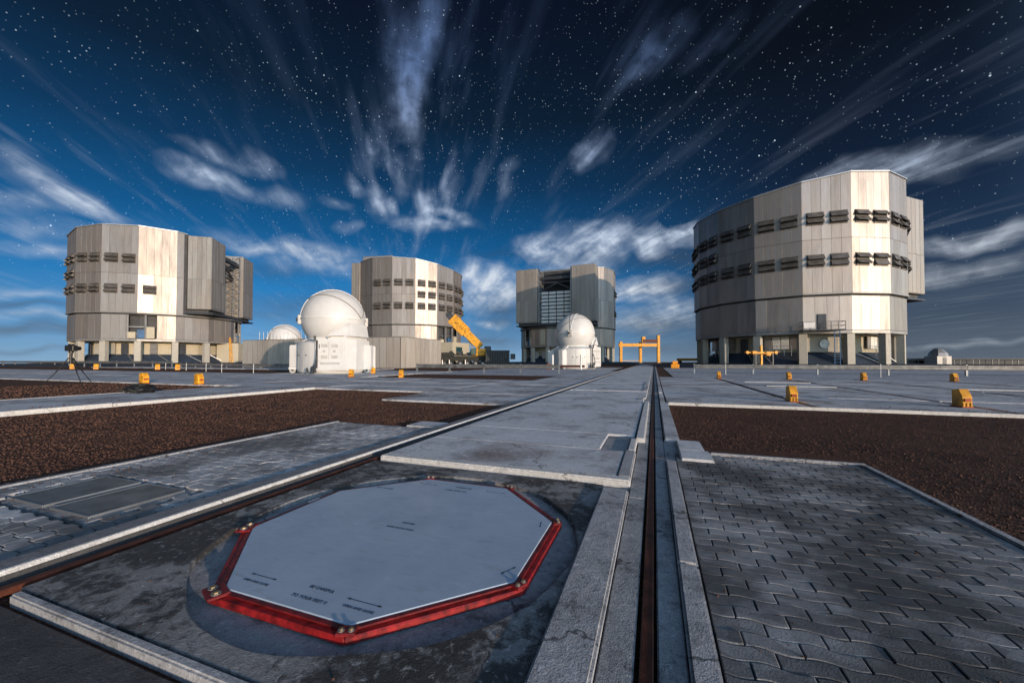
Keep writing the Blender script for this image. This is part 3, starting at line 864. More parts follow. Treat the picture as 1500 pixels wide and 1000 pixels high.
# ------------------------------------------------------------------ station cover (white octagon with red frame)
def station_cover():
    cx, cy = -1.55, 2.19
    t = thing('station_cover', 'large white octagonal station lid with worn red frame set in a round pit', 'cover', (cx, cy, -0.030))
    def octa(r, off=0):
        return [(r * math.cos(R(22.5 + 45 * i)), r * math.sin(R(22.5 + 45 * i))) for i in range(8)]
    ri, ro = 0.975, 1.040
    MB().prism(octa(ri), 0.01, 0.048).build('cover_plate', 'lid', t, 0.004)
    a, b = octa(ri + .001), octa(ro)
    for i in range(8):
        j = (i + 1) % 8
        p = [a[i], b[i], b[j], a[j]]
        mb = MB(); mb.prism(p, 0.003, 0.036)
        f = mb.build('frame_bar', 'red', t, 0.006)
        # lip on top, inner edge
        lip = [a[i], tuple(0.55 * a[i][q] + .45 * b[i][q] for q in (0, 1)), tuple(.55 * a[j][q] + .45 * b[j][q] for q in (0, 1)), a[j]]
        MB().prism(lip, 0.0365, 0.045).build('lip', 'red_dark', f, 0.003)
    # corner brackets with bolts and cable loops
    for i in (0, 1, 2, 4, 5, 6, 7):
        ang = R(22.5 + 45 * i)
        px, py = (ri + ro) / 2 * math.cos(ang), (ri + ro) / 2 * math.sin(ang)
        M = Matrix.Translation((px, py, 0.0)) @ Matrix.Rotation(ang, 4, 'Z')
        big = 1.0 if i in (4, 5) else 0.62
        k_ = MB().box(-.045 * big, .045 * big, -.062 * big, .062 * big, 0.0368, 0.052, M).build('bracket', 'red_dark', t, 0.004)
        for q in (-1, 1):
            c0 = M @ Vector((0.006, q * 0.032 * big, 0.052)); c1 = c0 + Vector((0, 0, .010))
            MB().cyl(c0, c1, .013 * big, n=6).build('bolt', 'brass', k_)
            c2 = c1 + Vector((0, 0, .001)); MB().cyl(c0 + Vector((0, 0, .0)), c0 + Vector((0, 0, .004)), .021 * big, n=12).build('washer', 'steel', k_)
    MB().box(-0.955, -0.925, 0.10, 0.20, 0.0368, 0.042).build('sticker', 'white_dull', t, 0.001)
    # lettering, read from the camera side
    def txt(s, x, y, size, rot=-14):
        me = text_mesh(s, size, 'ink', 0.0004)
        link('lettering', me, t, (x, y, 0.0487), (0, 0, R(rot)))
    def arrow(x, y, L, rot):
        mb = MB().box(-L / 2, L / 2, -.0016, .0016, 0, 0.0006)
        for s_ in (-1, 1):
            mb.prism([(s_ * L / 2, 0), (s_ * (L / 2 - .018), .007), (s_ * (L / 2 - .018), -.007)][::s_], 0, 0.0007)
        o = mb.build('arrow_mark', 'ink', t); o.location = (x, y, 0.0482); o.rotation_euler = (0, 0, R(rot))
    def lp(px, py):
        p = pix_ground(px, py, 0.018); return p.x - cx, p.y - cy
    txt('CENTER', *lp(597, 767), 0.027, 0); txt('AND ROTATION', *lp(585, 774), 0.027, 0)
    txt('BE CAREFUL', *lp(470, 864), 0.027, 0); txt('TO YOUR FEET !!', *lp(450, 878), 0.027, 0)
    txt('OPEN AND CLOSE', *lp(373, 853), 0.020, 0); txt('OPEN AND CLOSE', *lp(523, 893), 0.020, 0)
    arrow(*lp(387, 844), .17, 0); arrow(*lp(534, 882), .19, 0)
    txt('BE CAREFUL', *lp(680, 714), 0.027, 180); txt('TO YOUR FEET !!', *lp(668, 718), 0.027, 180)
    arrow(*lp(628, 709), .17, 0); arrow(*lp(726, 721), .17, 0); txt('OPEN AND CLOSE', *lp(565, 714), 0.02, 180)
    arrow(*lp(745, 835), .1, 60); arrow(*lp(792, 768), .08, 100)
station_cover()

# ------------------------------------------------------------------ telescope buildings
N16 = 16
def clip_poly(poly, axis, lim):
    out = []
    n = len(poly)
    for i in range(n):
        p, q = poly[i], poly[(i + 1) % n]
        a, b = p[0] * axis[0] + p[1] * axis[1], q[0] * axis[0] + q[1] * axis[1]
        if a <= lim:
            out.append(p)
        if (a <= lim) != (b <= lim):
            f = (lim - a) / (b - a)
            out.append((p[0] + (q[0] - p[0]) * f, p[1] + (q[1] - p[1]) * f))
    return out
def ztop_u(u):
    pts = [(-1.1, 24.6), (-0.95, 24.8), (-0.75, 25.5), (-0.44, 26.2), (0.0, 26.5), (0.5, 26.6), (0.8, 26.2), (1.1, 25.8)]
    if u <= pts[0][0]:
        return pts[0][1]
    for (a, za), (b, zb) in zip(pts, pts[1:]):
        if u <= b:
            return za + (zb - za) * (u - a) / (b - a)
    return pts[-1][1]
PAD = 0.5
LV = {}
def louvre_meshes():
    LV['back'] = MB().box(-.98, .98, 0.0, 0.10, -0.78, 0.78).mesh('louvre', 'louvre_back')
    f = MB()
    prof = [(0.10, 0.0), (0.16, 0.02), (0.52, -0.56), (0.48, -0.61)]
    for s in (0,):
        vs = [(-.97, y, z) for y, z in prof] + [(.97, y, z) for y, z in prof]
        f.add(vs, [(0, 1, 2, 3), (7, 6, 5, 4)] + [(i, 4 + i, 4 + (i + 1) % 4, (i + 1) % 4) for i in range(4)])
    for x in (-.97, .94):
        f.add([(x, 0.10, 0), (x, 0.48, -0.59), (x, 0.10, -0.62), (x + .03, 0.10, 0), (x + .03, 0.48, -0.59), (x + .03, 0.10, -0.62)],
              [(0, 1, 2), (5, 4, 3), (0, 3, 4, 1), (1, 4, 5, 2), (2, 5, 3, 0)])
    LV['flap'] = f.mesh('flap', 'louvre')
    LV['bar'] = MB().box(-1.02, 1.02, 0.0, 0.14, -0.04, 0.04).mesh('louvre_rail', 'louvre')
louvre_meshes()
def enclosure(label, cx, cy, v0, s_deg, rows3, bays=(), closed=False, windscreen=False, extra=None, roofbox=None, DF=14.8, dm='clad_door'):
    t = thing('telescope_building', label, 'observatory', (cx, cy, PAD), 'four great telescope buildings')
    Rr = 14.6
    s = R(s_deg); sv = (math.cos(s), math.sin(s)); lv = (-math.sin(s), math.cos(s))
    camang = math.atan2(-cy, -cx)
    def P(r, a): return (r * math.cos(a), r * math.sin(a))
    def UL(p): return (p[0] * sv[0] + p[1] * sv[1], p[0] * lv[0] + p[1] * lv[1])
    def W(u, l, z=0.0): return Vector((u * sv[0] + l * lv[0], u * sv[1] + l * lv[1], z))
    va = [R(v0 + 22.5 * i) for i in range(N16)]
    def phi(a):
        return (a - camang + math.pi) % (2 * math.pi) - math.pi
    # --- base
    MB().prism([P(11.2, a) for a in va], 0, 4.2).build('inner_wall', 'cream', t)
    mb = MB(); o = [P(13.5, a) for a in va]; i_ = [P(11.3, a) for a in va]
    mb.add([(x, y, 0.02) for x, y in o] + [(x, y, 1.7) for x, y in i_], [(i, (i + 1) % 16, 16 + (i + 1) % 16, 16 + i) for i in range(16)])
    mb.build('apron_slope', 'navy', t)
    MB().prism([P(14.42, a) for a in va], 4.22, 4.62).build('ring_beam', 'fascia', t, 0.03)
    cme = MB().box(-.45, .45, -.5, .5, 0, 4.22).mesh('column', 'column', 0.04)
    for a in va:
        if abs(phi(a)) < R(125):
            link('column', cme, t, (*P(13.75, a), 0), (0, 0, a))
    # infill walls, vents, railings between columns
    rnd = random.Random(int(cx * 10))
    for i in range(N16):
        am = va[i] + R(11.25)
        if abs(phi(am)) > R(95):
            continue
        M = Matrix.Rotation(am, 4, 'Z')
        kind = rnd.randint(0, 3)
        if kind == 0:
            w_ = MB().box(11.35, 11.55, -2.3, 2.3, 1.75, 4.2, M).build('wall_section', 'column', t)
            MB().cyl(M @ Vector((11.56, .6, 2.9)), M @ Vector((11.75, .6, 2.9)), 0.62, n=20).build('round_vent', 'steel', w_)
        elif kind == 1:
            rl = MB()
            for z in (2.1, 2.65):
                rl.bar(M @ Vector((12.4, -2.2, z)), M @ Vector((12.4, 2.2, z)), .06)
            for q in range(6):
                rl.bar(M @ Vector((12.4, -2.2 + q * .88, 1.2)), M @ Vector((12.4, -2.2 + q * .88, 2.65)), .06)
            rl.build('railing', 'steel', t)
            for q in range(4):
                MB().box(11.3, 11.45, -2.1 + q * 1.05, -1.15 + q * 1.05, 2.2, 4.0, M).build('panel', 'white_dull' if q % 3 else 'clad', t, .01)
        elif kind == 2:
            MB().box(11.3, 11.5, -1.2, -.1, 1.75, 3.9, M).build('door', 'dark_steel', t, .02)
            MB().bar(M @ Vector((11.6, -.1, 1.8)), M @ Vector((13.4, 1.9, .2)), .12).build('stair_rail', 'steel', t)
        else:
            MB().box(11.3, 12.3, -.3, 2.2, 1.0, 3.0, M).build('cabinet', 'grey_panel', t, .03)
    # --- lower ring
    MB().prism([P(13.2, a) for a in va], 4.63, 9.35).build('lower_core', 'core', t)
    def strips(Rw, z0, ztf, mat, zone, name, nst=5, thick=0.10, clip=None):
        for i in range(N16):
            A, B = Vector(P(Rw, va[i])), Vector(P(Rw, va[(i + 1) % 16]))
            am = va[i] + R(11.25)
            if abs(phi(am)) > R(118):
                continue
            nrm = Vector((math.cos(am), math.sin(am)))
            ns = nst if isinstance(nst, int) else nst(i)
            for q in range(ns):
                a = A.lerp(B, q / ns); b = A.lerp(B, (q + 1) / ns)
                m_ = (a + b) / 2
                u, l = UL(m_)
                if zone(u, l, math.degrees(phi(math.atan2(m_.y, m_.x)))):
                    continue
                tdir = (b - a).normalized() * 0.012
                a2, b2 = a + tdir, b - tdir
                poly = [a2, b2, b2 - nrm * thick, a2 - nrm * thick]
                zt = [ztf(UL(p)[0] / Rw) for p in poly]
                mb = MB(); mb.prism(poly[::-1], z0, zt[::-1])
                mb.build(name, mat, t, 0.004)
    in_bay = lambda u, l, ph: any(p0 < ph < p1 for p0, p1 in bays)
    strips(14.42, 4.66, lambda u: 9.3, 'clad', in_bay, 'lower_panel', 4, 0.14)
    MB().prism([P(13.5, a) for a in va], 4.63, 4.75).build('lower_floor', 'fascia', t)
    # structure inside the open bays
    for p0, p1 in bays:
        for ph in range(int(p0), int(p1) + 1, 11):
            a = camang + R(ph)
            MB().bar((*P(14.1, a), 4.7), (*P(14.1, a), 9.3), .28).build('mullion', 'fascia', t)
        for z in (5.7, 7.0):
            MB().bar((*P(14.05, camang + R(p0 + 1)), z), (*P(14.05, camang + R(p1 - 1)), z), .1).build('bay_rail', 'steel', t)
        for q in range(3):
            a = camang + R(p0 + (p1 - p0) * (q + .5) / 3)
            MB().box(-.5, .5, -.6, .6, 4.75, 6.0 + .5 * q, Matrix.Translation((*P(13.7, a), 0)) @ Matrix.Rotation(a, 4, 'Z')).build('equipment', 'cream' if q != 1 else 'blue_pipe', t, .05)
    # --- ledge between fixed and turning part
    mb = MB(); mb.prism([P(14.2, a) for a in va], 9.32, 9.58).build('turning_gap', 'core', t)
    MB().prism([P(14.72, a) for a in va], 9.58, 9.78).build('ledge', 'fascia', t, 0.03)
    # --- turning part
    FR = 9.3
    full = [P(14.45, a) for a in va]
    cp = clip_poly(full, sv, FR)
    mb = MB(); mb.prism(cp, 9.79, [ztop_u(UL(p)[0] / Rr) - 0.12 for p in cp]); mb.build('upper_core', 'core', t)
    # roof: slightly raised cap following the slope
    rp = clip_poly([P(14.75, a) for a in va], sv, FR + .1)
    rp2 = [(x * .93, y * .93) for x, y in rp]
    n = len(rp)
    mb = MB()
    mb.add([(x, y, ztop_u(UL((x, y))[0] / Rr) - .10) for x, y in rp] + [(x, y, ztop_u(UL((x, y))[0] / Rr) + .06) for x, y in rp] +
           [(x, y, ztop_u(UL((x, y))[0] / Rr) + .35) for x, y in rp2],
           [(i, (i + 1) % n, n + (i + 1) % n, n + i) for i in range(n)] + [(n + i, n + (i + 1) % n, 2 * n + (i + 1) % n, 2 * n + i) for i in range(n)] + [tuple(2 * n + i for i in range(n))])
    mb.build('roof', 'roof_metal', t)
    if roofbox:
        for (u0, u1, l0, l1, h) in roofbox:
            mb = MB(); mb.prism([W(u0, l0), W(u1, l0), W(u1, l1), W(u0, l1)], 25.6, [ztop_u(u0 / Rr) + h, ztop_u(u1 / Rr) + h, ztop_u(u1 / Rr) + h, ztop_u(u0 / Rr) + h])
            mb.build('roof_housing', 'clad', t, 0.04)
    front = lambda u, l, ph: u > 9.25
    strips(14.6, 9.80, lambda u: 17.18, 'clad', front, 'wall_panel')
    strips(14.6, 17.22, lambda u: ztop_u(u) + .02, 'clad', front, 'wall_panel')
    # louvres
    for i in range(N16):
        am = va[i] + R(11.25)
        if abs(phi(am)) > R(112):
            continue
        A, B = Vector(P(14.6, va[i])), Vector(P(14.6, va[(i + 1) % 16]))
        if UL((A + B) / 2)[0] > 7.0:
            continue
        ph = math.degrees(phi(am))
        rows = [14.25, 20.1]
        if rows3(ph) == 0:
            continue
        if rows3(ph) == 3:
            rows = [14.25, 17.2, 20.1]
        for fr in ((.27, .75) if rows3(ph) != 1 else (.3,)):
            p = A.lerp(B, fr)
            for z in (rows if rows3(ph) != 1 else [14.25]):
                lo = link('louvre', LV['back'], t, (p.x, p.y, z), (0, 0, am - math.pi / 2))
                for dz in (.72, -.10):
                    f = link('flap', LV['flap'], lo, (0, 0, dz), (R(rnd.choice((-9, -4, 0, 3, 6, 9)) + rnd.uniform(-2, 2)), 0, 0))
                link('louvre_rail', LV['bar'], lo, (0, 0, .84)); link('louvre_rail', LV['bar'], lo, (0, 0, -.86))
    # --- slit front: sheet painted near-black for the shade inside, doors, platform, truss
    ms = Matrix.Rotation(s, 4, 'Z')
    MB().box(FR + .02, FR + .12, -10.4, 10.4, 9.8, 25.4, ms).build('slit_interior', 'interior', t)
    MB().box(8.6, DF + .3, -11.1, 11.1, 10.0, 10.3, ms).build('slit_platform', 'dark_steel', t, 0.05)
    MB().box(8.6, DF - .6, -10.6, 10.6, 10.31, 10.9, ms).build('slit_sill', 'core', t)
    D0, D1, ZB, ZT = 4.9, 11.15, 11.0, 26.15
    for sg in (-1, 1):
        l0, l1 = (D0, D1) if sg > 0 else (-D1, -D0)
        d = MB().box(9.6, DF, l0, l1, ZB, ZT, ms).build('slit_door', 'clad_dull', t, 0.06)
        # cladding strips: front, outer side, inner side, top
        w = (l1 - l0) / 5
        for q in range(5):
            for z0, z1 in ((ZB + .1, 17.2), (17.25, ZT - .1)):
                MB().box(DF + .001, DF + .08, l0 + q * w + .03, l0 + (q + 1) * w - .03, z0, z1, ms).build('door_panel', dm, d, .004)
        ls, lo_ = (l1, l1 + .08) if sg > 0 else (l0 - .08, l0)
        w = (DF - 9.6) / 5
        for q in range(5):
            for z0, z1 in ((ZB + .1, 17.2), (17.25, ZT - .1)):
                MB().box(9.6 + q * w + .03, 9.6 + (q + 1) * w - .03, min(ls, lo_), max(ls, lo_), z0, z1, ms).build('door_panel', dm, d, .004)
        li = D0 if sg > 0 else -D0
        tr = MB()
        zz = [ZB + 1.0 + 1.75 * q for q in range(9)]
        for q in range(8):
            tr.bar(W(10.2, li - sg * .35, zz[q]), W(DF - .6, li - sg * .35, zz[q + 1]), .26)
            tr.bar(W(DF - .6, li - sg * .35, zz[q]), W(10.2, li - sg * .35, zz[q + 1]), .26)
            tr.bar(W(10.2, li - sg * .35, zz[q]), W(DF - .6, li - sg * .35, zz[q]), .2)
        for u in (10.2, (9.6 + DF) / 2, DF - .6):
            tr.bar(W(u, li - sg * .35, ZB), W(u, li - sg * .35, ZT - .5), .24)
        tr.build('truss', 'steel', d)
        rl = MB()
        for z in (10.9, 11.4):
            rl.bar(W(DF + .4, l0, z), W(DF + .4, l1, z), .05)
        rl.build('railing', 'steel', t)
    MB().box(12.2, 13.0, -4.5, 4.5, 23.2, 24.0, ms).build('cross_beam', 'dark_steel', t)
    for a_, b_ in (((-4.4, 20.2), (0, 22.4)), ((4.4, 20.2), (0, 22.4)), ((-4.4, 22.6), (4.4, 22.6)), ((-4.4, 20.0), (4.4, 20.0))):
        MB().bar(W(11.8, a_[0], a_[1]), W(11.8, b_[0], b_[1]), .35).build('brace', 'dark_steel', t)
    if windscreen:
        MB().box(12.0, 12.1, -4.5, 4.5, 10.9, 20.2, ms).build('windscreen_frame', 'interior', t)
        for q in range(4):
            for r_ in range(9):
                MB().box(12.11, 12.25, -4.4 + q * 2.22, -4.4 + q * 2.22 + 1.98, 11.0 + r_ * 1.02, 11.0 + r_ * 1.02 + .72, ms).build('windscreen_panel', 'white_dull', t, .02)
    if extra:
        extra(t, P, camang, W)
    # mound under the building
    mb = MB(); mb.lathe([(24, -0.08), (19, PAD - .02), (0.05, PAD - .015)], 48, Matrix.Translation((cx, cy, 0)), cap=False)
    struct(mb.build('mound', 'mound'), 'low dark mound of rubble under a telescope building')
    return t

def ut4_extra(t, P, ca, W):
    # balcony with door, railing and stair on the lower ring
    am = ca + R(15); M = Matrix.Rotation(am, 4, 'Z')
    MB().box(14.2, 14.32, -.4, .6, 4.7, 6.9, M).build('door', 'dark_steel', t, .02)
    bal = MB().box(14.3, 15.9, -2.6, 2.2, 4.55, 4.7, M).build('balcony', 'dark_steel', t, .02)
    rl = MB()
    for z in (5.2, 5.75):
        rl.bar(M @ Vector((15.85, -2.55, z)), M @ Vector((15.85, 2.15, z)), .06)
        for l in (-2.55, 2.15):
            rl.bar(M @ Vector((14.4, l, z)), M @ Vector((15.85, l, z)), .06)
    for q in range(7):
        rl.bar(M @ Vector((15.85, -2.55 + q * .783, 4.7)), M @ Vector((15.85, -2.55 + q * .783, 5.75)), .06)
    rl.build('railing', 'dark_steel', bal)
    MB().box(15.86, 15.95, -2.5, -1.2, 4.9, 5.7, M).build('notice_board', 'white_dull', bal, .01)
    lad = MB()
    for l in (1.0, 1.6):
        lad.bar(M @ Vector((15.6, l, 0)), M @ Vector((15.6, l, 4.6)), .08)
    for q in range(12):
        lad.bar(M @ Vector((15.6, 1.0, .3 + q * .37)), M @ Vector((15.6, 1.6, .3 + q * .37)), .05)
    lad.build('ladder', 'blue_pipe', t)
def ut1_extra(t, P, ca, W):
    a = ca + R(58)
    MB().box(-2.2, 2.2, -2.4, 2.4, 0, 4.4, Matrix.Translation((*P(14.2, a), 0)) @ Matrix.Rotation(a, 4, 'Z')).build('annex', 'cream', t, .05)
    a = ca + R(47)
    y = MB()
    for dx in (-.35, .35):
        y.bar((*P(15.6, a + dx / 15), 0), (*P(15.2, a + dx / 30), 5.6), .14)
    for q in range(9):
        y.bar((*P(15.55, a - .023), .5 + q * .55), (*P(15.55, a + .023), .5 + q * .55), .09)
    y.build('service_ladder', 'yellow', t)
def ut2_extra(t, P, ca, W):
    a = ca + R(52)
    o = MB().box(-3, 2.6, -5.2, 3.4, 0, 5.2, Matrix.Translation((*P(14.6, a), 0)) @ Matrix.Rotation(a, 4, 'Z')).build('annex', 'cream', t, .05)
    MB().box(2.62, 2.68, -3.6, -.6, 2.6, 4.0, Matrix.Translation((*P(14.6, a), 0)) @ Matrix.Rotation(a, 4, 'Z')).build('window', 'glass', t)
def ut3_extra(t, P, ca, W):
    a = ca + R(-52)
    MB().box(13.9, 14.3, -.9, 1.3, 4.8, 9.2, Matrix.Rotation(ca + R(-28), 4, 'Z')).build('open_shutter', 'cream', t, .03)

enclosure('silver telescope building with its slit open, beside the low corrugated wall and tripod', -104.0, 55.5, 1.6, 35,
          lambda ph: 3 if ph < -62 else (2 if ph < -12 else (1 if ph < 12 else 0)), bays=((-22, -5), (60, 84)), extra=ut1_extra, DF=13.7, dm='clad_dull')
enclosure('silver telescope building behind the largest white dome and the yellow crane, slit turned away', -65.5, 95.0, 15.9, -168,
          lambda ph: 3 if ph > 4 else 2, bays=((28, 62), (-66, -50)), extra=ut2_extra, DF=11.9, dm='clad_dull', roofbox=((1, 9.2, -10, 10.4, 1.5), (-4, 1, -6, 5, .9)))
enclosure('shaded telescope building with its open slit facing the small white dome', -25.2, 119.0, -101, -92,
          lambda ph: 2 if abs(ph) > 60 else 0, bays=((-60, -45),), windscreen=True, extra=ut3_extra)
enclosure('largest silver telescope building with open louvre rows, beyond the right guard rail', 21.7, 79.0, 13.9, 41,
          lambda ph: 3 if ph < -38 else 2, extra=ut4_extra, DF=15.3, roofbox=((-6, 9, -5, 4, .75),))

# ------------------------------------------------------------------ small white telescope domes
def aux_dome(label, loc, rz, sc=1.0, number=None):
    t = thing('small_telescope', label, 'telescope dome', loc, 'small white movable telescopes', rz)
    t.scale = (sc, sc, sc)
    RD, ZC = 2.55, 4.55
    # local: -Y faces the viewer side, +X right
    body = MB(); body.lathe([(2.72, .12), (2.75, .2), (2.75, 2.45), (2.68, 2.55), (2.1, 2.72)], 64)
    base = body.build('base_drum', 'white', t, smooth=True)
    MB().lathe([(2.6, 0.0), (2.6, .12)], 48).build('skirt', 'grey_panel', t)
    MB().lathe([(2.2, 2.73), (2.0, 2.78), (1.95, 2.9), (2.0, 3.0)], 64).build('neck', 'white_dull', t, smooth=True)
    prof = []
    for q in range(33):
        a = R(-50 + 140 * q / 32)
        prof.append((max(RD * math.cos(a), .01), ZC + RD * math.sin(a)))
    shell = MB().lathe(prof, 72).build('dome_shell', 'white', t, smooth=True)
    MB().lathe([(RD + .005, ZC - .05), (RD + .06, ZC - .04), (RD + .06, ZC + .04), (RD + .005, ZC + .05)], 72, cap=False).build('waist_band', 'white_dull', shell, smooth=True)
    def arc(tilt, az, r=.035, off=.03, a0=-90, a1=90, mat='seam', part='seam'):
        Mx = Matrix.Translation((0, 0, ZC)) @ Matrix.Rotation(R(az), 4, 'Z') @ Matrix.Rotation(R(tilt), 4, 'X')
        pts = [Mx @ Vector(((RD + off) * math.sin(R(a)), 0, (RD + off) * math.cos(R(a)))) for a in [a0 + (a1 - a0) * q / 28 for q in range(29)]]
        MB().tube(pts, r, 6).build(part, mat, shell, smooth=True)
    arc(42, 0); arc(8, 40, .04, .02, -88, 88, 'white_dull', 'rim_rail'); arc(-6, 40, .03, .02); arc(-45, 0)
    # hinge blocks and lifting eyes
    for az in (40, 220):
        M = Matrix.Rotation(R(az), 4, 'Z')
        MB().box(RD - .1, RD + .22, -.28, .28, ZC - .5, ZC + .28, M).build('hinge', 'grey_panel', t, .05)
        MB().cyl(M @ Vector((RD + .2, -.1, ZC - .1)), M @ Vector((RD + .34, -.1, ZC - .1)), .14, n=12).build('pivot', 'dark_steel', t)
    for q in range(5):
        a = R(60 + q * 20)
        p = Vector((math.cos(a) * .5, math.sin(a) * .4 - .2, ZC + RD - .04))
        MB().bar(p, p + Vector((random.uniform(-.1, .1), 0, random.uniform(.12, .28))), .05).build('fitting', 'dark_steel', t)
    # equipment cabinet on the right of the drum, sloping support rising to the waist
    cab = MB(); cab.prism([(.35, -2.95), (2.45, -2.25), (2.9, -1.2), (2.9, .8), (1.5, 1.6), (.35, .4)], .25, 2.75)
    cb = cab.build('cabinet', 'white', t, .06, seg=2)
    sup = MB()
    lo = [(.6, -2.7), (2.5, -2.0), (2.82, -.9), (2.7, 1.4), (1.2, 2.2)]
    hi = [(1.45, -2.15), (2.3, -1.55), (2.62, -.8), (2.55, .9), (1.7, 1.9)]
    sup.add([(x, y, 2.74) for x, y in lo] + [(x, y, ZC - .15 if i else ZC - .95) for i, (x, y) in enumerate(hi)],
            [(4, 3, 2, 1, 0), (5, 6, 7, 8, 9)] + [(i, (i + 1) % 5, 5 + (i + 1) % 5, 5 + i) for i in range(5)])
    sup.build('support', 'white', t, .3, smooth=True, seg=4)
    # cabinet front details in the plane of the first cabinet edge
    p0, p1 = Vector((.35, -2.95, 0)), Vector((2.45, -2.25, 0)); ex = (p1 - p0).normalized(); ny = Vector((ex.y, -ex.x, 0))
    def on(u, z, w, h, mat, part, d=.03):
        Mf = Matrix((ex, -ny, Vector((0, 0, 1)))).transposed().to_4x4(); Mf.translation = p0
        return MB().box(u, u + w, -d, .01, z, z + h, Mf).build(part, mat, cb, .005)
    for u in (.5, 1.28):
        on(u, 2.1, .48, .26, 'grey_panel', 'vent'); on(u, 1.2, .48, .26, 'grey_panel', 'vent'); on(u + .12, 1.7, .2, .18, 'grey_panel', 'vent')
    on(.45, .75, 1.45, .16, 'grey_panel', 'grille'); on(1.08, 1.05, .03, 1.5, 'grey_panel', 'seam')
    on(.12, .45, .14, 2.2, 'dark_steel', 'cable_duct', .05)
    hose = MB().tube([(.55 + .12 * math.sin(q * .5), -2.98 - .05 * q, 1.9 - .24 * q) for q in range(7)], .05, 8)
    hose.build('hose', 'dark_steel', t, smooth=True)
    MB().cyl((.5, -3.1, 2.6), (.5, -3.1, 3.0), .09, n=10).build('lamp', 'dark_steel', t)
    # curved drum doors with seams and warning triangles
    for a in (-125, -108, -95.5):
        an = R(a)
        MB().box(2.745, 2.765, -.012, .012, .3, 2.4, Matrix.Rotation(an, 4, 'Z')).build('door_seam', 'grey_panel', base)
    for a in (-133, -122, -102):
        M = Matrix.Rotation(R(a), 4, 'Z')
        mb = MB(); mb.add([M @ Vector((2.77, -.09, 1.42)), M @ Vector((2.77, .09, 1.42)), M @ Vector((2.77, 0, 1.58))], [(0, 1, 2)])
        mb.build('warning_triangle', 'dark_steel', base)
    if number:
        me = text_mesh(number, .5, 'ink', .005)
        o = link('number', me, cb); Mf = Matrix((ex, Vector((0, 0, 1)), ny)).transposed().to_4x4(); Mf.translation = p0 + ex * .38 + ny * .04 + Vector((0, 0, 2.0)); o.matrix_local = Mf
    # carriage legs with wheels
    for (x, y) in ((-2.75, -1.1), (2.9, .4), (-2.6, 1.6), (2.2, 2.0)):
        a = math.atan2(y, x); M = Matrix.Translation((x, y, 0)) @ Matrix.Rotation(a, 4, 'Z')
        leg = MB(); leg.prism([(-.45, -.5), (.45, -.32), (.45, .32), (-.45, .5)], .45, 2.35, M)
        lg = leg.build('leg', 'white', t, .06, seg=2)
        arm = MB(); arm.add([M @ Vector(p) for p in ((-.45, -.4, 2.2), (.3, -.3, 2.2), (.3, .3, 2.2), (-.45, .4, 2.2), (-1.4, -.25, 2.9), (-1.0, -.25, 3.0), (-1.0, .25, 3.0), (-1.4, .25, 2.9))],
                            [(0, 3, 2, 1), (4, 5, 6, 7), (0, 1, 5, 4), (1, 2, 6, 5), (2, 3, 7, 6), (3, 0, 4, 7)])
        arm.build('brace_arm', 'white', lg, .04)
        for q in (-.28, .28):
            c_ = M @ Vector((.15, q, .24)); dd = M.to_3x3() @ Vector((0, .12, 0))
            w = MB().cyl(c_ - dd, c_ + dd, .24, n=16).build('wheel', 'grey_panel', lg)
            MB().cyl(c_ - dd * 1.2, c_ + dd * 1.2, .09, n=10).build('hub', 'dark_steel', w)
        MB().box(-.3, .45, -.45, .45, .3, .5, M).build('bogie', 'white_dull', lg, .03)
    for q in range(7):
        p = Vector((.3 + random.uniform(-.3, .3), -3.15 + random.uniform(-.1, .1), .1))
        MB().cyl(p, p + Vector((random.uniform(-.15, .15), 0, random.uniform(.25, .7))), .07, n=8).build('connector', 'dark_steel', t)
    return t
aux_dome('large white spherical telescope dome on a drum, in front of the corrugated wall', (-26.0, 26.3, 0.0), R(10), 1.0, '1')
aux_dome('white spherical telescope dome on a drum, in front of the shaded building', (-9.7, 50.5, -0.02), R(48), 1.0)
aux_dome('white telescope dome showing only its top above the corrugated wall', (-60.3, 50.0, .1), R(18), 1.0)
# dolly bumper in front of the second dome
g = pix_ground(836, 541)
t = thing('trailer_frame', 'low rust red frame with white posts in front of the smaller white dome', 'frame', (g.x, g.y, 0))
MB().box(-2.2, 1.6, -.12, .12, .25, .5).build('beam', 'rust', t, .02)
for x in (-2.1, 1.2):
    MB().cyl((x, -.1, 0), (x, -.1, 1.7), .11, n=10).build('post', 'white_dull', t)
MB().cyl((-2.5, -.5, .35), (-2.5, -.25, .35), .34, n=18).build('wheel', 'orange_red', t)

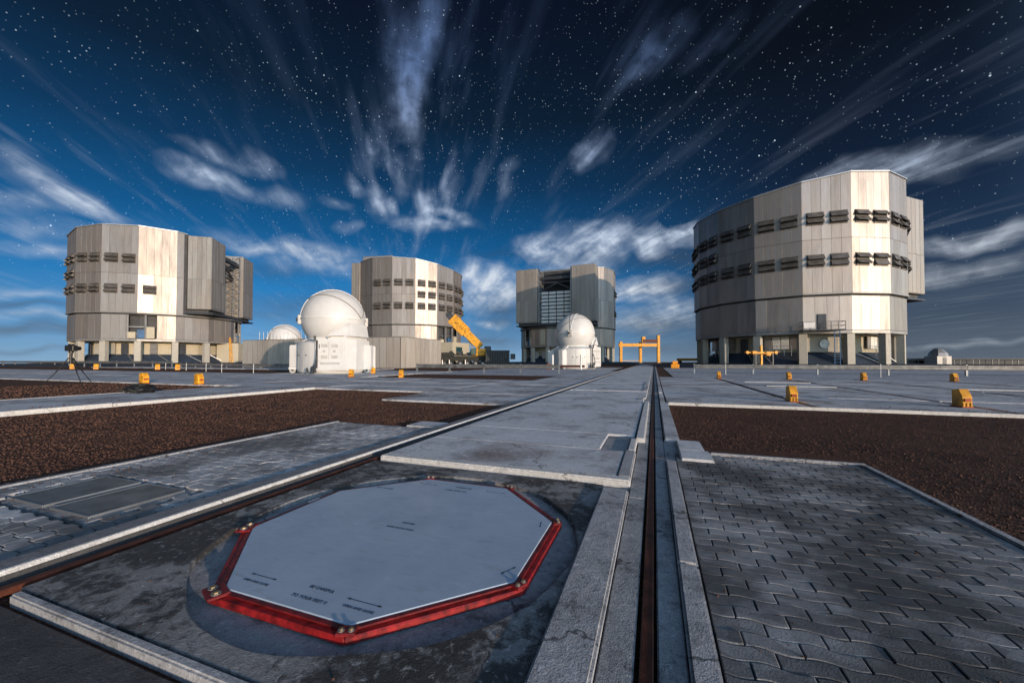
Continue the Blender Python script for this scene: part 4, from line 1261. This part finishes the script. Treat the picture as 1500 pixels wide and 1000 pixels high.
# ------------------------------------------------------------------ low building with corrugated wall
def low_building():
    x0, x1, y0, y1, h = -61.5, -31.7, 43.5, 54.0, 4.15
    t = thing('low_building', 'long low windowless building with pale corrugated metal walls behind the white dome', 'building', (x0, y0, 0))
    MB().box(0, x1 - x0, 0, y1 - y0, -.1, h - .05).build('wall_core', 'core', t)
    def panel(w):
        mb = MB(); n = 6; vs = []
        for q in range(n * 2 + 1):
            vs.append((w * q / (n * 2), -.06 - (.05 if q % 2 else 0), 0)); vs.append((w * q / (n * 2), -.06 - (.05 if q % 2 else 0), h))
        mb.add(vs, [(2 * q, 2 * q + 2, 2 * q + 3, 2 * q + 1) for q in range(n * 2)])
        mb.add([(0, 0, 0), (w, 0, 0), (w, 0, h), (0, 0, h)], [(0, 1, 2, 3)])
        return mb.mesh('wall_panel', 'clad_dull')
    n = 27; w = (x1 - x0) / n; me = panel(w - .03)
    for q in range(n):
        link('wall_panel', me, t, (q * w + .015, 0, 0))
    n = 9; w = (y1 - y0) / n; me = panel(w - .03)
    for q in range(n):
        link('wall_panel', me, t, (x1 - x0, q * w + .015, 0), (0, 0, math.pi / 2))
    MB().box(-.1, x1 - x0 + .14, -.14, y1 - y0, h, h + .08).build('roof', 'fascia', t, .02)
    for q in range(12):
        MB().cyl((1 + q * .9, 2, h + .08), (1 + q * .9, 2, h + 1.5), .03, n=6).build('roof_post', 'steel', t)
low_building()

# ------------------------------------------------------------------ guard rails
def guard_rail(label, p0, p1, step=4.0, h=0.72, mat='galv'):
    p0 = Vector(p0); p1 = Vector(p1); L = (p1 - p0).length
    t = thing('guard_rail', label, 'guard rail', p0, 'crash barriers on the platform', math.atan2(p1.y - p0.y, p1.x - p0.x))
    prof = [(0, .34), (-.06, .30), (-.06, .24), (0, .20), (0, .14), (-.06, .10), (-.06, .04), (0, 0)]
    n = max(1, int(L / step)); sp = L / n
    mb = MB(); vs = []
    for y_, z in prof:
        vs += [(0, y_, z), (sp - .02, y_, z)]
    mb.add(vs, [(2 * i, 2 * i + 1, 2 * i + 3, 2 * i + 2) for i in range(7)])
    vs = [(x, y_ + .02, z) for x, y_, z in vs]
    mb.add(vs, [(2 * i + 2, 2 * i + 3, 2 * i + 1, 2 * i) for i in range(7)])
    me = mb.mesh('beam', mat); pm = MB().box(-.05, .05, .03, .18, -.08, h + .04).mesh('post', 'steel')
    for i in range(n):
        link('beam', me, t, (i * sp, 0, h - .34))
    for i in range(n + 1):
        link('post', pm, t, (i * sp, 0, 0))
    return t
guard_rail('long steel guard rail in front of the largest telescope building', (3.2, 36.2, 0), (64, 37.2, 0), 4.2)
guard_rail('steel guard rail between the yellow crane and the gravel patch', (-20.5, 30.6, 0), (-7.3, 31.2, 0), 3.3)
guard_rail('low steel guard rail before the leftmost telescope building', (-64, 36.2, 0), (-31, 35.4, 0), 3.3, 0.6)
guard_rail('far steel guard rail on the open platform edge behind the tripod', (-120, 36, 0), (-66, 36.2, 0), 4.5, 0.9)

# ------------------------------------------------------------------ yellow buffer blocks
def buffer_proto():
    t = thing('buffer_block', 'x', 'buffer', (0, 0, 0), 'yellow buffer blocks at the ends of the cross tracks')
    mb = MB()
    prof = [(-.24, 0), (.16, 0), (.16, .46), (-.10, .50), (-.24, .30)]   # y, z
    vs = [(-.12, a, b) for a, b in prof] + [(.12, a, b) for a, b in prof]; n = 5
    mb.add(vs, [tuple(range(n)), tuple(range(2 * n - 1, n - 1, -1))] + [(i, n + i, n + (i + 1) % n, (i + 1) % n) for i in range(n)])
    mb.build('body', 'yellow', t, .012)
    MB().box(-.08, .08, -.28, -.2, .17, .25).build('bumper', 'orange_red', t, .008)
    MB().box(-.14, .14, -.27, .2, 0, .035).build('foot_plate', 'orange_red', t, .005)
    for x in (-.09, 0, .09):
        MB().box(x - .015, x + .015, -.262, -.235, .03, .14).build('gusset', 'yellow', t)
    return t
bp = buffer_proto()
blist = [(3.40, 12.2, 0, 'yellow buffer block at the near end of the first cross track, beyond the gravel'),
         (6.75, 12.2, 0, 'yellow buffer block at the near end of the second cross track, above the dark gravel'),
         (3.56, 25.6, 0, 'yellow buffer block at the far end of the first cross track, near the track rails'),
         (7.1, 25.9, 0, 'yellow buffer block at the far end of the second cross track before the guard rail'),
         (10.5, 26.0, 0, 'yellow buffer block at the far end of the third cross track before the guard rail'),
         (14.3, 26.3, 0, 'yellow buffer block at the far end of the fourth cross track before the guard rail'),
         (-22.4, 11.2, 90, 'orange buffer block beside the brown gravel wedge, nearer the tripod'),
         (-19.2, 11.6, 90, 'orange buffer block at the tip of the brown gravel wedge'),
         (-18.3, 20.0, 20, 'yellow buffer block standing before the cabinet of the large white dome'),
         (-21.2, 25.6, 20, 'small yellow buffer block behind the large white dome'),
         (-14.7, 20.3, 20, 'yellow buffer block between the large white dome and the gravel patch'),
         (-66, 26, 60, 'orange buffer block far behind the tripod'),
         (-61, 26, 60, 'orange buffer block far behind the tripod'),
         (-52.5, 27.5, 60, 'orange buffer block far behind the tripod'),
         (-49, 27.5, 60, 'orange buffer block far behind the tripod')]
for i, (x, y, r_, lb) in enumerate(blist):
    o = bp if i == 0 else copy_tree(bp)
    o.location = (x, y, 0.0); o.rotation_euler = (0, 0, R(r_)); o['label'] = lb
    o.scale = (.74, .85, .85)
    if x < -12:
        o.scale = (1.0, .75, 1.0) if x > -40 else (1.7, 1.3, 1.25)
# orange barrel-like block by the track
g = pix_ground(987, 535.5)
t = thing('barrier_block', 'small orange barrier block beside the far end of the track', 'barrier', (2.6, 56, 0))
MB().prism([(-.5, -.4), (.5, -.4), (.5, .4), (-.5, .4)], 0, .55).build('body', 'orange', t, .05)
MB().prism([(-.32, -.25), (.32, -.25), (.32, .25), (-.32, .25)], .55, .95).build('top', 'orange', t, .05)

# marker posts
pm = MB().cyl((0, 0, 0), (0, 0, .75), .022, n=8).mesh('pole', 'white_dull')
cap = MB().box(-.03, .03, -.03, .03, .75, .83).mesh('cap', 'steel')
def marker(x, y, lb, dark=False):
    t = thing('marker_post', lb, 'post', (x, y, 0), 'thin marker posts')
    link('pole', pm, t); link('cap', cap, t)
for x, y, lb in ((5.05, 33, 'thin pale marker post in front of the long guard rail by the first far buffer'), (13.4, 31, 'thin pale marker post before the long guard rail near the balcony'),
                 (28, 32.5, 'thin pale marker post before the long guard rail near the small silver dome'),
                 (-40, 24.8, 'thin pale marker post on the platform before the leftmost building'), (-46, 26.6, 'thin pale marker post on the platform before the leftmost building'),
                 (-52, 28, 'thin pale marker post on the platform before the leftmost building'), (-36, 23.6, 'thin pale marker post on the platform before the leftmost building'),
                 (-31.5, 23.2, 'thin pale marker post on the platform before the leftmost building')):
    marker(x, y, lb)

# ------------------------------------------------------------------ yellow crane and dark generator
def crane():
    D = 66.0
    p = pix_at(690, 531, D)
    base = Vector((p.x, p.y, 0.0))
    ang = math.atan2(rgt.y, rgt.x)
    t = thing('mobile_crane', 'yellow mobile crane with raised telescopic boom on a dark truck', 'crane', base, None, ang)
    px = D / F_PX
    def L(x, y, d=0.0): return Vector(((x - 690) * px, d, (HZY - y) * px + CAM_H))
    MB().box(L(648, 0).x, L(716, 0).x, -1.3, 1.3, .9, 1.75).build('chassis', 'olive', t, .05)
    cabm = MB(); cabm.box(L(648, 0).x, L(664, 0).x, -1.25, 1.25, 1.75, 2.35)
    cabm.build('hood', 'olive', t, .08)
    for x in (653, 662, 676, 686, 698, 708):
        for d in (-1.25, 1.25):
            w = MB().cyl((L(x, 0).x, d - .2, .52), (L(x, 0).x, d + .2, .52), .52, n=20).build('wheel', 'rubber', t)
            MB().cyl((L(x, 0).x, d - .23, .52), (L(x, 0).x, d + .23, .52), .22, n=12).build('rim', 'steel', w)
    for x in (650, 660, 683, 712):
        MB().cyl((L(x, 0).x, -1.45, 0), (L(x, 0).x, -1.45, 1.1), .12, n=8).build('outrigger', 'steel', t)
    MB().box(L(690, 0).x, L(712, 0).x, -1.1, 1.1, 1.76, 3.0).build('turntable', 'yellow', t, .12)
    MB().box(L(710, 0).x, L(719, 0).x, -1.0, 1.0, 2.2, 3.4).build('counterweight', 'dark_steel', t, .08)
    MB().box(L(691, 0).x, L(699, 0).x, -1.7, -1.12, 1.9, 3.0).build('operator_cab', 'glass', t, .08)
    tip, root = L(662, 466), L(704, 508)
    q1 = root.lerp(tip, .52)
    bm_ = MB().bar(root, q1, 1.2, 1.3).build('boom_section', 'yellow', t, .05)
    MB().bar(root.lerp(tip, .50), tip, 1.4, 1.85).build('boom_section', 'yellow', t, .05)
    d = (tip - root).normalized()
    MB().box(-.5, .6, -.45, .45, -.5, .5, Matrix.Translation(tip + d * .35) @ d.to_track_quat('X', 'Z').to_matrix().to_4x4()).build('boom_head', 'dark_steel', t, .05)
    for q in (-.3, .3):
        h = tip + d * .9 + Vector((0, q, 0)); MB().cyl(h + Vector((0, -.06, 0)), h + Vector((0, .06, 0)), .38, n=14).build('sheave', 'dark_steel', t)
    MB().bar(L(694, 513, -.0), L(686, 497, 0), .34).build('lift_ram', 'steel', t)
    MB().bar(tip + Vector((-.2, 0, -.7)), root.lerp(tip, .55) + Vector((-.35, 0, -.75)), .3, .2).build('boom_rail', 'dark_steel', t)
    me = text_mesh('GROVE', .62, 'ink', .01)
    o = link('lettering', me, t)
    ex = -(d); ex = Vector((ex.x, 0, ex.z)).normalized(); uy = Vector((0, -1, 0)).cross(ex)
    M = Matrix((ex, Vector((0, -1, 0)).cross(ex) * 1.0, Vector((0, -1, 0)))).transposed().to_4x4()
    mid = root.lerp(tip, .74); M.translation = Vector((mid.x, -.69, mid.z)) - uy * .2
    o.matrix_local = M
    for q in range(9):
        a = Vector((L(651 + q * 5, 0).x, -.8 + .2 * (q % 3), 1.8)); MB().box(-.25, .3, -.2, .2, 0, .3 + .25 * (q % 3), Matrix.Translation(a)).build('deck_gear', 'dark_steel' if q % 2 else 'olive', t, .03)
    g2 = pix_at(729, 531, D - 2)
    t2 = thing('container', 'dark green container standing behind the yellow crane truck', 'container', (g2.x, g2.y, 0), None, ang)
    MB().box(-1.95, 1.95, -1, 1, .3, 2.55).build('body', 'olive', t2, .03)
    for q in range(10):
        MB().box(-1.85 + q * .39, -1.7 + q * .39, -1.05, -1.0, .4, 2.45).build('rib', 'dark_steel', t2)
    MB().box(-2.0, 2.0, -1.04, 1.04, 2.55, 2.65).build('lid', 'dark_steel', t2, .02)
    for x in (-1.5, 1.5):
        MB().cyl((x, -1, .3), (x, -.7, .3), .3, n=14).build('wheel', 'rubber', t2)
    MB().box(2.1, 2.9, -.4, .4, 1.2, 2.1).build('motor', 'dark_steel', t2, .05)
    MB().bar((1.9, 0, .5), (3.0, 0, .5), .15).build('drawbar', 'dark_steel', t2)
crane()

# ------------------------------------------------------------------ yellow gantry at the end of the track
def gantry():
    D = 135.0
    px = D / F_PX
    p = pix_at(936, 527, D)
    t = thing('gantry', 'yellow steel gantry frame standing at the far end of the track', 'gantry', (p.x, p.y, 0), None, PSI)
    def X(x): return (x - 936) * px
    def Z(y): return (HZY - y) * px + CAM_H
    for x, d in ((909.5, 0), (964.5, 0), (943, 3.5)):
        c_ = MB().box(X(x) - .45, X(x) + .45, d - .45, d + .45, 0, Z(500) if x < 960 else Z(491)).build('column', 'yellow', t, .04)
        MB().box(X(x) - .7, X(x) + .7, d - .7, d + .7, 0, .2).build('base_plate', 'dark_steel', c_)
    MB().box(X(906), X(962), -.35, .35, Z(507.5), Z(503)).build('beam', 'yellow', t, .04)
    MB().box(X(940), X(964), 3.1, 3.9, Z(507), Z(503)).build('beam', 'yellow', t, .04)
    MB().box(X(941), X(963), -.6, .2, Z(501.5), Z(497)).build('trolley', 'rust', t, .05)
    MB().box(X(940), X(945), -.5, .5, Z(502), Z(493)).build('column_head', 'yellow', t, .05)
    MB().bar((X(909), 0, .8), (X(943), 3.5, .8), .15).build('tie', 'yellow', t)
    # parked yellow beam right of the track
    D2 = 84.0; p = pix_at(1010, 526, D2)
    t = thing('lifting_beam', 'long low yellow lifting beam lying beyond the end of the guard rail', 'beam', (p.x, p.y, 0), None, PSI)
    k_ = D2 / F_PX
    MB().box(-18 * k_, 18 * k_, -.3, .3, .9, 1.45).build('beam', 'yellow', t, .04)
    for x in (-14, 14):
        MB().box(x * k_ - .2, x * k_ + .2, -.5, .5, 0, .9).build('stand', 'dark_steel', t, .02)
    # yellow handling rig before UT4
    D3 = 52.0; p = pix_at(1115, 530, D3)
    t = thing('handling_rig', 'yellow handling rig with a cross beam standing before the largest telescope building', 'rig', (p.x, p.y, 0), None, PSI)
    k_ = D3 / F_PX
    z = lambda y: (HZY - y) * k_ + CAM_H
    MB().box(-22 * k_, 22 * k_, -.16, .16, z(517.0), z(515.2)).build('cross_beam', 'yellow', t, .03)
    MB().box(-16 * k_, 12 * k_, -.6, -.4, z(518.2), z(516.8)).build('cross_beam', 'orange', t, .03)
    MB().box(-1.4 * k_, 1.4 * k_, -.15, .15, 0, z(506)).build('mast', 'yellow', t, .03)
    MB().box(5 * k_, 12 * k_, -.4, .4, z(521), z(515)).build('winch', 'yellow', t, .05)
    MB().box(-15 * k_, -8 * k_, -.35, .35, z(519), z(514)).build('winch', 'orange', t, .05)
    for x in (-10, 15):
        MB().bar((x * k_, -.3, 0), (x * k_, -.3, z(517)), .12).build('leg', 'dark_steel', t)
        MB().bar((x * k_, -.3, .5), (0, 0, z(516)), .08).build('strut', 'dark_steel', t)
    MB().cyl((21 * k_, -.2, z(516)), (21 * k_, .2, z(516)), .22, n=14).build('sheave', 'yellow', t)
    MB().cyl((-21 * k_, -.2, z(516)), (-21 * k_, .2, z(516)), .2, n=14).build('sheave', 'orange', t)
    MB().tube([(9 * k_, -.45, z(521)), (9 * k_, -.5, z(525)), (10 * k_, -.5, .3)], .03, 6).build('chain', 'dark_steel', t)
gantry()

# ------------------------------------------------------------------ tripod with camera, bag
def tripod():
    g = pix_ground(103, 566)
    D = (g - CAMP).dot(fwd); px = D / F_PX
    t = thing('tripod', 'black photographer tripod with camera standing on the brown gravel wedge', 'tripod', (g.x, g.y, GZ), None, PSI)
    zt = (HZY - 524) * px + CAM_H - GZ
    for a in (200, 340, 90):
        e = Vector((math.cos(R(a)) * .95, math.sin(R(a)) * .95, 0))
        m_ = Vector((0, 0, zt)).lerp(e, .5)
        lg = MB().cyl(Vector((math.cos(R(a)) * .07, math.sin(R(a)) * .07, zt)), m_, .022, n=8).build('leg', 'black', t)
        MB().cyl(m_, e, .015, n=8).build('lower_leg', 'black', lg)
    MB().cyl((0, 0, zt - .25), (0, 0, zt + .2), .05, n=10).build('centre_column', 'black', t)
    MB().cyl((0, 0, zt + .2), (0, 0, zt + .28), .08, n=12).build('head', 'black', t)
    c_ = MB().box(-.18, .18, -.1, .1, zt + .28, zt + .52).build('camera_body', 'black', t, .02)
    MB().cyl((0, .1, zt + .4), (0, .32, zt + .4), .085, n=14).build('lens', 'black', c_)
    MB().box(-.08, .08, -.06, .06, zt + .52, zt + .58).build('viewfinder', 'black', c_, .01)
    # bag / heap
    g = pix_ground(208, 576)
    t = thing('backpack', 'dark camera backpack lying crumpled on the pale path near the orange buffers', 'bag', (g.x, g.y, 0.03))
    rnd = random.Random(4)
    bm = bmesh.new(); bmesh.ops.create_icosphere(bm, subdivisions=3, radius=1)
    for v in bm.verts:
        n_ = 1 + .12 * math.sin(v.co.x * 7) + .1 * math.sin(v.co.y * 9 + 2) + rnd.uniform(-.07, .07)
        v.co = Vector((v.co.x * .55 * n_, v.co.y * .3 * n_, max(0, v.co.z * .16 * n_ + .12)))
    me = bpy.data.meshes.new('bag_body'); bm.to_mesh(me); bm.free(); me.materials.append(MATS['black']); link('bag_body', me, t)
    for sx in (-.35, .25):
        MB().tube([(sx + .1 * math.cos(q), -.3 - .12 * math.sin(q * .5), .03 + .10 * math.sin(q * .52)) for q in range(7)], .022, 6).build('strap', 'olive', t)
    MB().box(-.2, .25, -.2, .1, .2, .30).build('pocket', 'olive', t, .04)
    MB().box(-.95, -.5, -.1, .02, 0, .05).build('waist_belt', 'black', t, .02)
tripod()

# ------------------------------------------------------------------ small silver dome hut and horizon fence on the right
def hut():
    D = 95.0; p = pix_at(1374, 525, D)
    t = thing('dome_hut', 'small silver hut with a faceted dome roof beyond the long guard rail', 'hut', (p.x, p.y, 0), None, PSI)
    k_ = D / F_PX
    MB().box(-11 * k_, 10 * k_, -1.5, 1.5, 0, 2.0).build('wall', 'grey_panel', t, .03)
    mb = MB(); mb.lathe([(11 * k_, 1.95), (9.5 * k_, 2.8), (5.5 * k_, 3.6), (.5, 3.9)], 8)
    mb.build('dome_roof', 'clad', t)
    MB().box(-.5, .4, -1.55, -1.5, 0, 1.7).build('door', 'dark_steel', t)
    # railing along the platform edge
    a = pix_at(1310, 527, 100); b_ = pix_at(1500, 527, 92)
    a.z = 0; b_.z = 0; d = (b_ - a); Ln = d.length + 25
    t = thing('railing', 'dark edge railing with many thin posts beside the small silver hut', 'railing', a, None, math.atan2(d.y, d.x))
    MB().box(0, Ln, -.5, .25, 1.2, 1.5).build('top_rail', 'dark_steel', t)
    MB().box(0, Ln, .3, .4, .05, 1.15).build('toe_board', 'dark_steel', t)
    for q in range(int(Ln / 1.15)):
        MB().box(q * 1.15, q * 1.15 + .1, -.3, -.2, 0, 1.2).build('post', 'galv' if q % 3 else 'dark_steel', t)
hut()
